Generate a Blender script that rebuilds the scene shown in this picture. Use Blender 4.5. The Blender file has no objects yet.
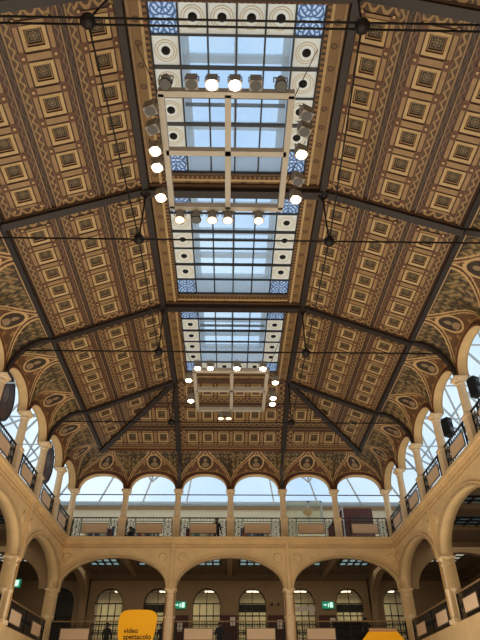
import bpy, bmesh, math, random
from mathutils import Vector, Matrix
random.seed(7)
PI = math.pi
sc = bpy.context.scene
COL = sc.collection

# ------------------------------------------------------------------ geometry constants
F_PX, PITCH, YAW, ROLL, CX = 541.316, 0.65118, 0.02203, -0.00441, -0.0945
D = 30.97                    # upper arcade axis, back side
B = 3.1523                   # upper bay along the long sides
W = 9.0                      # half width, upper arcade axis
ZS, ZT = 11.16, 14.817       # springing of the upper arches, flat ceiling
ZV = 12.95                   # top of the cove
XV = 7.45                    # where the cove meets the slope (sides)
YV = 29.35                   # the same at the back
XF = 3.0                     # half width of the flat strip
YF = D - 2 * B               # end of the flat strip
ZL = 8.15                    # top of the ledge under the upper arcade
LW, LD = 8.85, 29.8          # lower arcade axis
ZLS = 5.70                   # lower arch springing
GZ = 3.30                    # floor of the lower gallery
GROUND = -1.65
YN = D - 10 * B              # near end of the hall

# ------------------------------------------------------------------ colour / material helpers
def lin(c):
    return tuple((x / 12.92 if x <= 0.04045 else ((x + 0.055) / 1.055) ** 2.4) for x in c) + (1.0,)

class NT:
    def __init__(s, m):
        s.t = m.node_tree; s.n = s.t.nodes; s.l = s.t.links
    def new(s, t, **k):
        n = s.n.new(t)
        for a, v in k.items(): setattr(n, a, v)
        return n
    def put(s, sock, v):
        if hasattr(v, 'is_output'): s.l.new(v, sock)
        elif v is not None: sock.default_value = v
    def m(s, op, a, b=None, c=None):
        n = s.new('ShaderNodeMath', operation=op)
        s.put(n.inputs[0], a)
        if b is not None: s.put(n.inputs[1], b)
        if c is not None: s.put(n.inputs[2], c)
        return n.outputs[0]
    def mix(s, f, a, b):
        n = s.new('ShaderNodeMix', data_type='RGBA')
        s.put(n.inputs[0], f); s.put(n.inputs[6], a); s.put(n.inputs[7], b)
        return n.outputs[2]
    def uv(s):
        n = s.new('ShaderNodeUVMap'); x = s.new('ShaderNodeSeparateXYZ')
        s.l.new(n.outputs[0], x.inputs[0]); return x.outputs[0], x.outputs[1]
    def noise(s, scale, detail=3.0):
        tc = s.new('ShaderNodeTexCoord'); n = s.new('ShaderNodeTexNoise')
        s.l.new(tc.outputs['Object'], n.inputs['Vector'])
        n.inputs['Scale'].default_value = scale; n.inputs['Detail'].default_value = detail
        return n.outputs['Fac']

def base(name):
    m = bpy.data.materials.new(name); m.use_nodes = True
    nt = NT(m); return m, nt, nt.n['Principled BSDF']

def mat(name, c, rough=0.6, metal=0.0, var=0.12, scale=3.0, emit=None, es=0.0):
    m, nt, p = base(name)
    if var:
        f = nt.m('MULTIPLY', nt.noise(scale), 1.0)
        d = lin(tuple(max(0, x * (1 - var)) for x in c)); l = lin(tuple(min(1, x * (1 + var)) for x in c))
        nt.l.new(nt.mix(f, d, l), p.inputs['Base Color'])
    else: p.inputs['Base Color'].default_value = lin(c)
    p.inputs['Roughness'].default_value = rough; p.inputs['Metallic'].default_value = metal
    if emit:
        p.inputs['Emission Color'].default_value = lin(emit); p.inputs['Emission Strength'].default_value = es
    return m

def band_mat(name, ground, light, kind):
    m, nt, p = base(name); u, v = nt.uv()
    if kind == 'wave':
        w = nt.m('MULTIPLY_ADD', nt.m('SINE', nt.m('MULTIPLY', u, 2 * PI / 0.30)), 0.22, 0.5)
        f = nt.m('LESS_THAN', nt.m('ABSOLUTE', nt.m('SUBTRACT', v, w)), 0.16)
        e = nt.m('GREATER_THAN', nt.m('ABSOLUTE', nt.m('SUBTRACT', v, 0.5)), 0.44)
        f = nt.m('MAXIMUM', f, e)
    elif kind == 'scroll':
        w = nt.m('MULTIPLY_ADD', nt.m('SINE', nt.m('MULTIPLY', u, 2 * PI / 0.52)), 0.25, 0.5)
        w2 = nt.m('MULTIPLY_ADD', nt.m('SINE', nt.m('MULTIPLY', u, 4 * PI / 0.52)), -0.25, 0.5)
        f = nt.m('LESS_THAN', nt.m('ABSOLUTE', nt.m('SUBTRACT', v, w)), 0.09)
        f = nt.m('MAXIMUM', f, nt.m('MULTIPLY', nt.m('LESS_THAN', nt.m('ABSOLUTE', nt.m('SUBTRACT', v, w2)), 0.08), 0.6))
    elif kind == 'leaf':
        w = nt.m('ABSOLUTE', nt.m('SINE', nt.m('MULTIPLY', u, PI / 0.34)))
        f = nt.m('LESS_THAN', nt.m('ABSOLUTE', nt.m('SUBTRACT', nt.m('MULTIPLY', w, 0.85), v)), 0.24)
    elif kind == 'rosette':
        a = nt.m('SUBTRACT', nt.m('FRACT', nt.m('DIVIDE', u, 0.62)), 0.5)
        a = nt.m('MULTIPLY', a, 2.6); b = nt.m('SUBTRACT', v, 0.5)
        r = nt.m('SQRT', nt.m('ADD', nt.m('MULTIPLY', a, a), nt.m('MULTIPLY', b, b)))
        f = nt.m('MAXIMUM', nt.m('LESS_THAN', nt.m('ABSOLUTE', nt.m('SUBTRACT', r, 0.27)), 0.09), nt.m('LESS_THAN', r, 0.09))
    else:   # dentil
        f = nt.m('GREATER_THAN', nt.m('SINE', nt.m('MULTIPLY', u, 2 * PI / 0.16)), 0.0)
    nz = nt.m('MULTIPLY', nt.noise(6.0), 0.35)
    g = nt.mix(nz, lin(ground), lin(tuple(x * 0.6 for x in ground)))
    l = nt.mix(nz, lin(light), lin(tuple(x * 0.75 for x in light)))
    nt.l.new(nt.mix(f, g, l), p.inputs['Base Color']); p.inputs['Roughness'].default_value = 0.55
    return m

def flower_mat():
    m, nt, p = base('coffer_flower'); u, v = nt.uv()
    r = nt.m('SQRT', nt.m('ADD', nt.m('MULTIPLY', u, u), nt.m('MULTIPLY', v, v)))
    th = nt.m('ARCTAN2', v, u)
    pet = nt.m('MULTIPLY_ADD', nt.m('COSINE', nt.m('MULTIPLY', th, 8.0)), 0.14, 0.52)
    f = nt.m('LESS_THAN', nt.m('ABSOLUTE', nt.m('SUBTRACT', r, pet)), 0.10)
    f = nt.m('MAXIMUM', f, nt.m('LESS_THAN', r, 0.22))
    mx = nt.m('MAXIMUM', nt.m('ABSOLUTE', u), nt.m('ABSOLUTE', v))
    f = nt.m('MAXIMUM', f, nt.m('MULTIPLY', nt.m('LESS_THAN', nt.m('ABSOLUTE', nt.m('SUBTRACT', mx, 0.88)), 0.05), 0.8))
    nt.l.new(nt.mix(nt.m('MULTIPLY', f, 0.85), lin((.19, .16, .11)), lin((.56, .47, .33))), p.inputs['Base Color'])
    p.inputs['Roughness'].default_value = 0.6
    return m

def arabesque_mat():
    m, nt, p = base('blue_arabesque_glass'); u, v = nt.uv()
    au = nt.m('ABSOLUTE', u); av = nt.m('ABSOLUTE', v)
    def ring(cx, cy, k):
        a = nt.m('SUBTRACT', au, cx); b = nt.m('SUBTRACT', av, cy)
        r = nt.m('SQRT', nt.m('ADD', nt.m('MULTIPLY', a, a), nt.m('MULTIPLY', b, b)))
        th = nt.m('ARCTAN2', b, a)
        return nt.m('SINE', nt.m('ADD', nt.m('MULTIPLY', r, k), nt.m('MULTIPLY', th, 1.0)))
    s = nt.m('MAXIMUM', ring(0.48, 0.48, 24.0), nt.m('MULTIPLY', ring(0.0, 0.95, 19.0), 0.9))
    f = nt.m('GREATER_THAN', s, 0.35)
    c = nt.mix(f, lin((.80, .87, .94)), lin((.36, .46, .60)))
    nt.l.new(c, p.inputs['Base Color']); p.inputs['Roughness'].default_value = 0.3
    tr = nt.new('ShaderNodeBsdfTranslucent'); nt.l.new(c, tr.inputs['Color'])
    mx = nt.new('ShaderNodeMixShader'); mx.inputs[0].default_value = 0.7
    nt.l.new(p.outputs[0], mx.inputs[1]); nt.l.new(tr.outputs[0], mx.inputs[2])
    nt.l.new(mx.outputs[0], nt.n['Material Output'].inputs['Surface'])
    return m

def glass_mat(name, tint, clear, milky=(.9, .93, .95)):
    m, nt, p = base(name)
    t = nt.new('ShaderNodeBsdfTransparent'); t.inputs[0].default_value = lin(tint)
    g = nt.new('ShaderNodeBsdfTranslucent'); g.inputs[0].default_value = lin(milky)
    p.inputs['Base Color'].default_value = lin(tint); p.inputs['Roughness'].default_value = 0.08
    a = nt.new('ShaderNodeMixShader'); a.inputs[0].default_value = 0.35
    nt.l.new(g.outputs[0], a.inputs[1]); nt.l.new(p.outputs[0], a.inputs[2])
    f = nt.m('MULTIPLY_ADD', nt.noise(0.6), 0.25, clear - 0.12)
    b = nt.new('ShaderNodeMixShader'); nt.put(b.inputs[0], f)
    nt.l.new(a.outputs[0], b.inputs[1]); nt.l.new(t.outputs[0], b.inputs[2])
    nt.l.new(b.outputs[0], nt.n['Material Output'].inputs['Surface'])
    return m

def milk_mat(name, c, k):
    m, nt, p = base(name)
    p.inputs['Base Color'].default_value = lin(c); p.inputs['Roughness'].default_value = 0.45
    tr = nt.new('ShaderNodeBsdfTranslucent'); tr.inputs[0].default_value = lin(c)
    mx = nt.new('ShaderNodeMixShader'); mx.inputs[0].default_value = k
    nt.l.new(p.outputs[0], mx.inputs[1]); nt.l.new(tr.outputs[0], mx.inputs[2])
    nt.l.new(mx.outputs[0], nt.n['Material Output'].inputs['Surface'])
    return m

def attr_mat(name):
    m, nt, p = base(name)
    a = nt.new('ShaderNodeAttribute'); a.attribute_name = 'paint'
    f = nt.m('MULTIPLY', nt.noise(9.0, 4.0), 0.5)
    hs = nt.new('ShaderNodeHueSaturation'); nt.l.new(a.outputs['Color'], hs.inputs['Color'])
    nt.put(hs.inputs['Value'], nt.m('MULTIPLY_ADD', f, 0.9, 0.75))
    nt.l.new(hs.outputs[0], p.inputs['Base Color']); p.inputs['Roughness'].default_value = 0.65
    return m

M = {}
def setup_mats():
    M['stone'] = mat('warm_stone', (.84, .72, .53), .7, var=.10, scale=1.4)
    M['stone_dark'] = mat('warm_stone_dark', (.73, .61, .44), .7, var=.12, scale=2)
    M['soffit'] = mat('arch_soffit', (.80, .68, .49), .7, var=.1)
    M['red_band'] = mat('red_brown_band', (.40, .23, .13), .6, var=.15)
    M['column'] = mat('column_stone', (.92, .82, .67), .6, var=.08, scale=4)
    M['gold'] = mat('gold_tan', (.58, .46, .31), .5, var=.14, scale=5)
    M['gold_light'] = mat('gold_light', (.73, .62, .44), .5, var=.12, scale=5)
    M['redline'] = mat('red_line', (.29, .16, .11), .6, var=.15)
    M['brown'] = mat('brown_ground', (.30, .20, .12), .6, var=.2)
    M['nodesq'] = mat('node_square', (.38, .25, .17), .6, var=.1)
    M['nodedot'] = mat('node_dot', (.75, .62, .45), .6, var=.1)
    M['olive'] = mat('olive_moulding', (.46, .40, .27), .6, var=.15)
    M['flower'] = flower_mat()
    M['wave'] = band_mat('wave_band', (.34, .235, .16), (.62, .50, .33), 'wave')
    M['wave_red'] = band_mat('wave_band_red', (.30, .20, .15), (.46, .34, .24), 'wave')
    M['scroll'] = band_mat('scroll_band', (.22, .15, .12), (.38, .28, .20), 'scroll')
    M['leaf'] = band_mat('leaf_band', (.32, .22, .15), (.65, .52, .34), 'leaf')
    M['rosettes'] = band_mat('rosette_band', (.55, .43, .27), (.33, .22, .13), 'rosette')
    M['dentil'] = band_mat('dentil_band', (.24, .15, .10), (.58, .42, .24), 'dentil')
    M['rib'] = mat('dark_rib', (.15, .12, .115), .5, var=.15)
    M['rod'] = mat('dark_iron_rod', (.10, .085, .08), .5, .4, var=.1)
    M['paint'] = attr_mat('painted_vault')
    M['iron'] = mat('black_iron', (.09, .09, .10), .45, .3, var=.1)
    M['panel'] = mat('cream_panel', (.92, .80, .67), .6, var=.04)
    M['panel_edge'] = mat('panel_edge', (.40, .34, .28), .6, var=.05)
    M['white_metal'] = mat('white_painted_metal', (.78, .80, .81), .45, var=.04)
    M['truss'] = mat('cream_truss_metal', (.68, .65, .60), .5, var=.05)
    M['lamp_body'] = mat('grey_lamp_body', (.52, .50, .47), .5, .1, var=.06)
    M['lamp_on'] = mat('lamp_lit', (1, .9, .75), .5, var=0, emit=(1, .90, .74), es=14)
    M['lamp_half'] = mat('lamp_soft_lit', (1, .88, .72), .5, var=0, emit=(1, .84, .66), es=2.6)
    M['lens_dark'] = mat('lamp_unlit', (.25, .24, .23), .2, var=0)
    M['glass'] = glass_mat('clear_pane', (.90, .95, 1.0), .80)
    M['roofglass'] = glass_mat('roof_pane', (.90, .955, .97), .58)
    M['cream_pane'] = milk_mat('cream_opal_pane', (.95, .93, .86), .5)
    M['arab'] = arabesque_mat()
    M['muntin'] = mat('dark_muntin', (.16, .17, .19), .4, .2, var=.05)
    M['black'] = mat('black_hole', (.03, .03, .03), .8, var=0)
    M['plaster_ring'] = milk_mat('rosette_plaster', (.90, .86, .76), .4)
    M['lantern'] = milk_mat('lantern_white', (.93, .94, .94), .45)
    M['cream_wall'] = mat('cream_gallery_wall', (.85, .79, .66), .7, var=.04)
    M['blue_wall'] = mat('pale_blue_wall', (.78, .83, .84), .7, var=.03)
    M['trim_brown'] = mat('brown_trim', (.55, .44, .30), .6, var=.08)
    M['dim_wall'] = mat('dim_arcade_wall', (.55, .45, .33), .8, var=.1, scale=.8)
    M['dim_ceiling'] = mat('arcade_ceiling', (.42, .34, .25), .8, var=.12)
    M['floor'] = mat('grey_floor', (.50, .44, .37), .5, var=.1)
    M['room_wall'] = mat('lit_room_wall', (.86, .80, .62), .8, var=.06)
    M['ceil_lamp'] = mat('ceiling_lamp_glow', (1, 1, .95), .5, var=0, emit=(1, .97, .88), es=2.5)
    M['win_frame'] = mat('dark_window_frame', (.12, .09, .07), .5, var=.1)
    M['winglass'] = glass_mat('window_pane', (.95, .95, .9), .90)
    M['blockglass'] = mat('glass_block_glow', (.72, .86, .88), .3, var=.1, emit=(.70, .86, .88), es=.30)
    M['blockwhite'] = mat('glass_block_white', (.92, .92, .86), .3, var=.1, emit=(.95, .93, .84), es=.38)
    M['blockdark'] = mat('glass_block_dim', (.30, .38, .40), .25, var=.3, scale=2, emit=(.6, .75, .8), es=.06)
    M['yellow'] = mat('yellow_sign', (.95, .68, .06), .45, var=.02, emit=(.93, .62, .04), es=.30)  # faint emission added to brighten the plain yellow boards
    M['sign_text'] = mat('sign_text_brown', (.30, .18, .04), .6, var=0)
    M['board'] = mat('dark_red_board', (.27, .11, .08), .6, var=.1)
    M['paper'] = mat('white_paper', (.85, .80, .76), .7, var=.02)
    M['exit'] = mat('exit_green', (.10, .52, .42), .4, var=0, emit=(.08, .55, .42), es=.55)
    M['exit_white'] = mat('exit_white', (.85, 1, .95), .4, var=0, emit=(.8, 1, .92), es=.9)
    M['cloth_dark'] = mat('dark_clothing', (.09, .09, .11), .8, var=.1)
    M['cloth_blue'] = mat('navy_clothing', (.10, .13, .22), .8, var=.1)
    M['skin'] = mat('skin', (.72, .52, .41), .6, var=.04)
    M['hair'] = mat('dark_hair', (.08, .06, .05), .6, var=.1)
    M['oval_frame'] = mat('dark_oval_frame', (.20, .13, .11), .5, var=.1)
    M['oval_paint'] = mat('oval_painting_dark', (.30, .21, .18), .6, var=.5, scale=1.6)
    M['oval_face'] = mat('oval_painting_face', (.50, .42, .36), .6, var=.3, scale=5)
    M['red_panel'] = mat('dark_red_panel', (.38, .20, .17), .6, var=.15)
    M['wood'] = mat('shelf_white', (.80, .77, .70), .6, var=.1)
    M['clock'] = mat('beige_disc', (.76, .65, .46), .6, var=.08)
    M['hall_dark'] = mat('dark_doorway', (.06, .05, .05), .8, var=.1)
setup_mats()

# ------------------------------------------------------------------ mesh builder
class MB:
    def __init__(s): s.v = []; s.f = []; s.m = []; s.uv = []; s.mats = []; s.sm = []
    def mi(s, k):
        if k not in s.mats: s.mats.append(k)
        return s.mats.index(k)
    def poly(s, pts, k, uv=None, smooth=False):
        n = len(s.v); s.v += [tuple(p) for p in pts]; s.f.append(tuple(range(n, n + len(pts))))
        s.m.append(s.mi(k)); s.uv.append(uv or [(0, 0)] * len(pts)); s.sm.append(smooth)
    def box(s, c0, c1, k):
        (x0, y0, z0), (x1, y1, z1) = c0, c1
        P = [(x0, y0, z0), (x1, y0, z0), (x1, y1, z0), (x0, y1, z0), (x0, y0, z1), (x1, y0, z1), (x1, y1, z1), (x0, y1, z1)]
        for q in ((3, 2, 1, 0), (4, 5, 6, 7), (0, 1, 5, 4), (1, 2, 6, 5), (2, 3, 7, 6), (3, 0, 4, 7)):
            s.poly([P[i] for i in q], k)
    def bar(s, p0, p1, w, h, k, up=(0, 0, 1)):
        p0, p1 = Vector(p0), Vector(p1); d = (p1 - p0).normalized(); up = Vector(up)
        if abs(d.dot(up)) > .98: up = Vector((0, 1, 0))
        a = d.cross(up).normalized() * (w / 2); b = a.cross(d).normalized() * (h / 2)
        A = [p0 - a - b, p0 + a - b, p0 + a + b, p0 - a + b]; Bq = [q + (p1 - p0) for q in A]
        s.poly(A[::-1], k); s.poly(Bq, k)
        for i in range(4): j = (i + 1) % 4; s.poly([A[i], A[j], Bq[j], Bq[i]], k)
    def tube(s, path, r, k, n=8, closed=False):
        path = [Vector(p) for p in path]; L = len(path); rings = []
        ref = None
        for i, p in enumerate(path):
            if closed: d = path[(i + 1) % L] - path[i - 1]
            else: d = path[min(i + 1, L - 1)] - path[max(i - 1, 0)]
            d.normalize()
            if ref is None:
                ref = Vector((0, 0, 1)) if abs(d.z) < .9 else Vector((1, 0, 0))
            a = d.cross(ref).normalized(); b = a.cross(d).normalized(); ref = b
            rr = r[i] if isinstance(r, (list, tuple)) else r
            rings.append([p + a * rr * math.cos(2 * PI * q / n) + b * rr * math.sin(2 * PI * q / n) for q in range(n)])
        for i in range(L if closed else L - 1):
            A, Bq = rings[i], rings[(i + 1) % L]
            for q in range(n): s.poly([A[q], A[(q + 1) % n], Bq[(q + 1) % n], Bq[q]], k, smooth=True)
        if not closed: s.poly(rings[0][::-1], k); s.poly(rings[-1], k)
    def lathe(s, prof, k, n=20, c=(0, 0, 0), axis='z'):
        def P(r, h, a):
            x, y = r * math.cos(a), r * math.sin(a)
            if axis == 'z': return (c[0] + x, c[1] + y, c[2] + h)
            if axis == 'y': return (c[0] + x, c[1] + h, c[2] + y)
            return (c[0] + h, c[1] + x, c[2] + y)
        for i in range(len(prof) - 1):
            (r0, h0), (r1, h1) = prof[i], prof[i + 1]
            for q in range(n):
                a0, a1 = 2 * PI * q / n, 2 * PI * (q + 1) / n
                if r0 < 1e-6: s.poly([P(0, h0, 0), P(r1, h1, a1), P(r1, h1, a0)], k, smooth=True)
                elif r1 < 1e-6: s.poly([P(r0, h0, a0), P(r0, h0, a1), P(0, h1, 0)], k, smooth=True)
                else: s.poly([P(r0, h0, a0), P(r0, h0, a1), P(r1, h1, a1), P(r1, h1, a0)], k, smooth=True)
    def prism(s, pts, ext, k):
        a = [Vector(p) for p in pts]; e = Vector(ext); b = [p + e for p in a]
        s.poly(a[::-1], k); s.poly(b, k)
        for i in range(len(a)): j = (i + 1) % len(a); s.poly([a[i], a[j], b[j], b[i]], k)
    def build(s, name, parent=None, origin=(0, 0, 0), merge=True, recalc=True, clip=None):
        me = bpy.data.meshes.new(name); o3 = Vector(origin)
        me.from_pydata([tuple(Vector(v) - o3) for v in s.v], [], s.f)
        for k in s.mats: me.materials.append(M[k])
        ul = me.uv_layers.new(name='UVMap'); i = 0
        for fi, p in enumerate(me.polygons):
            p.material_index = s.m[fi]; p.use_smooth = s.sm[fi]
            for q in range(len(s.f[fi])): ul.data[i].uv = s.uv[fi][q]; i += 1
        bm = bmesh.new(); bm.from_mesh(me)
        for (co, no) in (clip or []):
            bmesh.ops.bisect_plane(bm, geom=bm.verts[:] + bm.edges[:] + bm.faces[:], plane_co=Vector(co) - o3, plane_no=no, clear_outer=True)
        if merge: bmesh.ops.remove_doubles(bm, verts=bm.verts[:], dist=1e-4)
        if recalc: bmesh.ops.recalc_face_normals(bm, faces=bm.faces[:])
        bm.to_mesh(me); bm.free()
        o = bpy.data.objects.new(name, me); COL.objects.link(o)
        if parent: o.parent = parent
        else: o.location = o3
        return o

def thing(name, label, cat, loc=(0, 0, 0), rz=0.0, group=None):
    o = bpy.data.objects.new(name, None); COL.objects.link(o)
    o.empty_display_size = .1; o.location = loc; o.rotation_euler = (0, 0, rz)
    o['label'] = label; o['category'] = cat
    if group: o['group'] = group
    return o
def tag(o, label, cat, group=None):
    o['label'] = label; o['category'] = cat
    if group: o['group'] = group
    return o
def struct(o, label=None):
    o['kind'] = 'structure'
    if label: o['label'] = label
    return o
def dup(root, loc, rz, label, group=None):
    r = root.copy(); COL.objects.link(r); r.location = loc; r.rotation_euler = (0, 0, rz); r['label'] = label
    if group: r['group'] = group
    for ch in list(root.children):
        c = ch.copy(); COL.objects.link(c); c.parent = r
        for g in list(ch.children):
            q = g.copy(); COL.objects.link(q); q.parent = c
    return r
ORD = ['first', 'second', 'third', 'fourth', 'fifth', 'sixth', 'seventh', 'eighth', 'ninth', 'tenth']

# sides: s runs along the wall, d outwards from the hall, z up
def side_map(side, upper=True):
    w, dd = (W, D) if upper else (LW, LD)
    if side == 'back': return lambda s, d, z: (s, dd + d, z)
    if side == 'left': return lambda s, d, z: (-w - d, dd - s, z)
    return lambda s, d, z: (w + d, dd - s, z)
RZ = {'back': 0.0, 'left': PI / 2, 'right': -PI / 2}

# ------------------------------------------------------------------ walls with arched openings
def arch_pts(c, hw, zs, rise, n=24, p=2.0):
    out = []
    for i in range(n + 1):
        a = PI - PI * i / n
        x, y = math.cos(a), math.sin(a)
        X = math.copysign(abs(x) ** (2 / p), x); Y = abs(y) ** (2 / p)
        out.append((c + hw * X, zs + rise * Y))
    return out
def arch_wall(mb, mp, bays, z0, z1, d0, d1, kf, ks, p=2.0, kb=None, n=24):
    """bays: (s0, s1, centre, half width, sill, springing, rise)"""
    kb = kb or kf
    for (s0, s1, c, hw, sill, zs, rise) in bays:
        def quad(a, b, d, k): mb.poly([mp(a[0], d, a[1]), mp(b[0], d, a[1]), mp(b[0], d, b[1]), mp(a[0], d, b[1])], k)
        for d, k in ((d0, kf), (d1, kb)):
            if s0 < c - hw - 1e-6: quad((s0, z0), (c - hw, z1), d, k)
            if s1 > c + hw + 1e-6: quad((c + hw, z0), (s1, z1), d, k)
            if sill > z0 + 1e-6: quad((c - hw, z0), (c + hw, sill), d, k)
            A = arch_pts(c, hw, zs, rise, n, p)
            for (xa, za), (xb, zb) in zip(A, A[1:]):
                mb.poly([mp(xa, d, za), mp(xb, d, zb), mp(xb, d, z1), mp(xa, d, z1)], k)
        A = arch_pts(c, hw, zs, rise, n, p)
        path = [(c - hw, sill)] + A + [(c + hw, sill)]
        for (xa, za), (xb, zb) in zip(path, path[1:]):
            mb.poly([mp(xa, d0, za), mp(xb, d0, zb), mp(xb, d1, zb), mp(xa, d1, za)], ks, smooth=True)
        if sill > z0 + 1e-6: mb.poly([mp(c - hw, d0, sill), mp(c + hw, d0, sill), mp(c + hw, d1, sill), mp(c - hw, d1, sill)], ks)
def arch_ring(mb, mp, c, hw, zs, rise, th, d0, d1, k, p=2.0, n=24):
    """raised archivolt: band of width th outside the opening, from d0 (proud) to d1"""
    A = arch_pts(c, hw, zs, rise, n, p); O = arch_pts(c, hw + th, zs, rise + th, n, p)
    for i in range(n):
        mb.poly([mp(A[i][0], d0, A[i][1]), mp(A[i + 1][0], d0, A[i + 1][1]), mp(O[i + 1][0], d0, O[i + 1][1]), mp(O[i][0], d0, O[i][1])], k)
        mb.poly([mp(O[i][0], d0, O[i][1]), mp(O[i + 1][0], d0, O[i + 1][1]), mp(O[i + 1][0], d1, O[i + 1][1]), mp(O[i][0], d1, O[i][1])], k)
        mb.poly([mp(A[i][0], d0, A[i][1]), mp(A[i + 1][0], d0, A[i + 1][1]), mp(A[i + 1][0], d1, A[i + 1][1]), mp(A[i][0], d1, A[i][1])], k)

NSIDE = 10
UHW, URISE, UP = 1.29, 0.96, 2.25      # upper opening
def upper_bays(side):
    if side == 'back':
        return [(-9 + 3 * i, -6 + 3 * i, -7.5 + 3 * i) for i in range(6)]
    return [(i * B, (i + 1) * B, (i + .5) * B) for i in range(NSIDE)]
def lower_bays(side):
    if side == 'back':
        return [(-LW + 5.9 * i, -LW + 5.9 * (i + 1), -LW + 5.9 * (i + .5)) for i in range(3)]
    return [(i * 2 * B, (i + 1) * 2 * B, (i + .5) * 2 * B) for i in range(5)]

def build_walls():
    for side in ('back', 'left', 'right'):
        mu, ml = side_map(side), side_map(side, False)
        # --- lower arcade wall
        mb = MB(); bays = []
        half = (5.9 if side == 'back' else 2 * B) / 2
        for (a, b, c) in lower_bays(side): bays.append((a, b, c, half - .24, GZ + .02, ZLS, 1.52))
        arch_wall(mb, ml, [(a, b, c, hw, GZ + .02, zs, r) for (a, b, c, hw, s_, zs, r) in bays], ZLS, ZL - .2, -.25, .25, 'stone', 'stone', p=2.05)
        s0, s1 = bays[0][0], bays[-1][1]
        # solid dado below the gallery floor
        for d in (-.2, .25):
            mb.poly([ml(s0, d, GROUND), ml(s1, d, GROUND), ml(s1, d, GZ), ml(s0, d, GZ)], 'stone')
        mb.poly([ml(s0, -.2, GZ), ml(s1, -.2, GZ), ml(s1, .25, GZ), ml(s0, .25, GZ)], 'stone')
        w = struct(mb.build('wall_' + side))
        # archivolts, pilaster strips, string course, ledge
        mb = MB()
        for (a, b, c, hw, s_, zs, r) in bays:
            arch_ring(mb, ml, c, hw, zs, r, .15, -.31, -.25, 'stone', p=2.05)
            arch_ring(mb, ml, c, hw - .01, zs, r - .01, .06, -.34, -.25, 'stone_dark', p=2.05)
        for s in sorted(set([q[0] for q in bays] + [bays[-1][1]])):
            mb.bar(ml(s, -.27, ZLS - .05), ml(s, -.27, ZL - .2), .16, .16, 'stone')
        def rail(z0, z1, d0, d1, k):
            e = .0 if side == 'back' else 0
            P = [(d0, z0), (d1, z0), (d1, z1), (d0, z1)]
            for i in range(4):
                (da, za), (db, zb) = P[i], P[(i + 1) % 4]
                sa0, sb0 = (s0 - da, s0 - db) if side == 'back' else (-da * -1 * 1.0, -db * -1 * 1.0)
                if side == 'back':
                    q = [ml(-LW - da, da, za), ml(LW + da, da, za), ml(LW + db, db, zb), ml(-LW - db, db, zb)]
                else:
                    q = [ml(-da, da, za), ml(s1, da, za), ml(s1, db, zb), ml(-db, db, zb)]
                mb.poly(q, k)
        rail(7.62, 7.70, -.30, -.25, 'stone_dark')
        rail(7.70, 7.74, -.33, -.25, 'stone')
        rail(ZL - .26, ZL - .14, -.34, -.2, 'stone')
        rail(ZL - .14, ZL, -.44, 1.7, 'stone')
        struct(mb.build('trim_1' if side == 'back' else ('trim_2' if side == 'left' else 'trim_3')))
        # spandrel roundels as children of the wall
        for (a, b, c, *_r) in bays:
            for s in (a + .52, b - .52):
                mb = MB(); cc = ml(s, -.25, 7.13)
                ax = 'y' if side == 'back' else 'x'
                sg = -1 if side != 'left' else 1
                mb.lathe([(.0, .03 * sg), (.07, .06 * sg), (.12, .03 * sg), (.15, .03 * sg), (.19, .07 * sg), (.23, .03 * sg), (.23, 0)], 'stone', 20, cc, ax)
                mb.build('rosette', w)
        # --- upper arcade: thin arch wall between vault and gallery
        mb = MB(); bays = []
        for (a, b, c) in upper_bays(side):
            hb = (b - a) / 2
            bays.append((a, b, c, hb - .21, ZS, ZS, URISE))
        arch_wall(mb, mu, bays, ZS, 14.2, .36, .30, 'blue_wall', 'soffit', p=UP, kb='blue_wall')
        for (a, b, c, hw, s_, zs, r) in bays:
            A = arch_pts(c, hw, zs, r, 24, UP)
            for (xa, za), (xb, zb) in zip(A, A[1:]):
                mb.poly([mu(xa, -.05, za), mu(xb, -.05, zb), mu(xb, .33, zb), mu(xa, .33, za)], 'soffit', smooth=True)
            hb = (b - a) / 2
            O = arch_pts(c, hb, zs, r + .10, 24, UP); I = arch_pts(c, hw + .10, zs, r + .05, 24, UP)
            for i in range(24):
                mb.poly([mu(A[i][0], -.05, A[i][1]), mu(A[i + 1][0], -.05, A[i + 1][1]), mu(I[i + 1][0], -.09, I[i + 1][1]), mu(I[i][0], -.09, I[i][1])], 'red_band')
                mb.poly([mu(I[i][0], -.09, I[i][1]), mu(I[i + 1][0], -.09, I[i + 1][1]), mu(O[i + 1][0], -.0, O[i + 1][1]), mu(O[i][0], -.0, O[i][1])], 'red_band')
        struct(mb.build({'back': 'wall_back_upper', 'left': 'wall_left_upper', 'right': 'wall_right_upper'}[side]))

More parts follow.
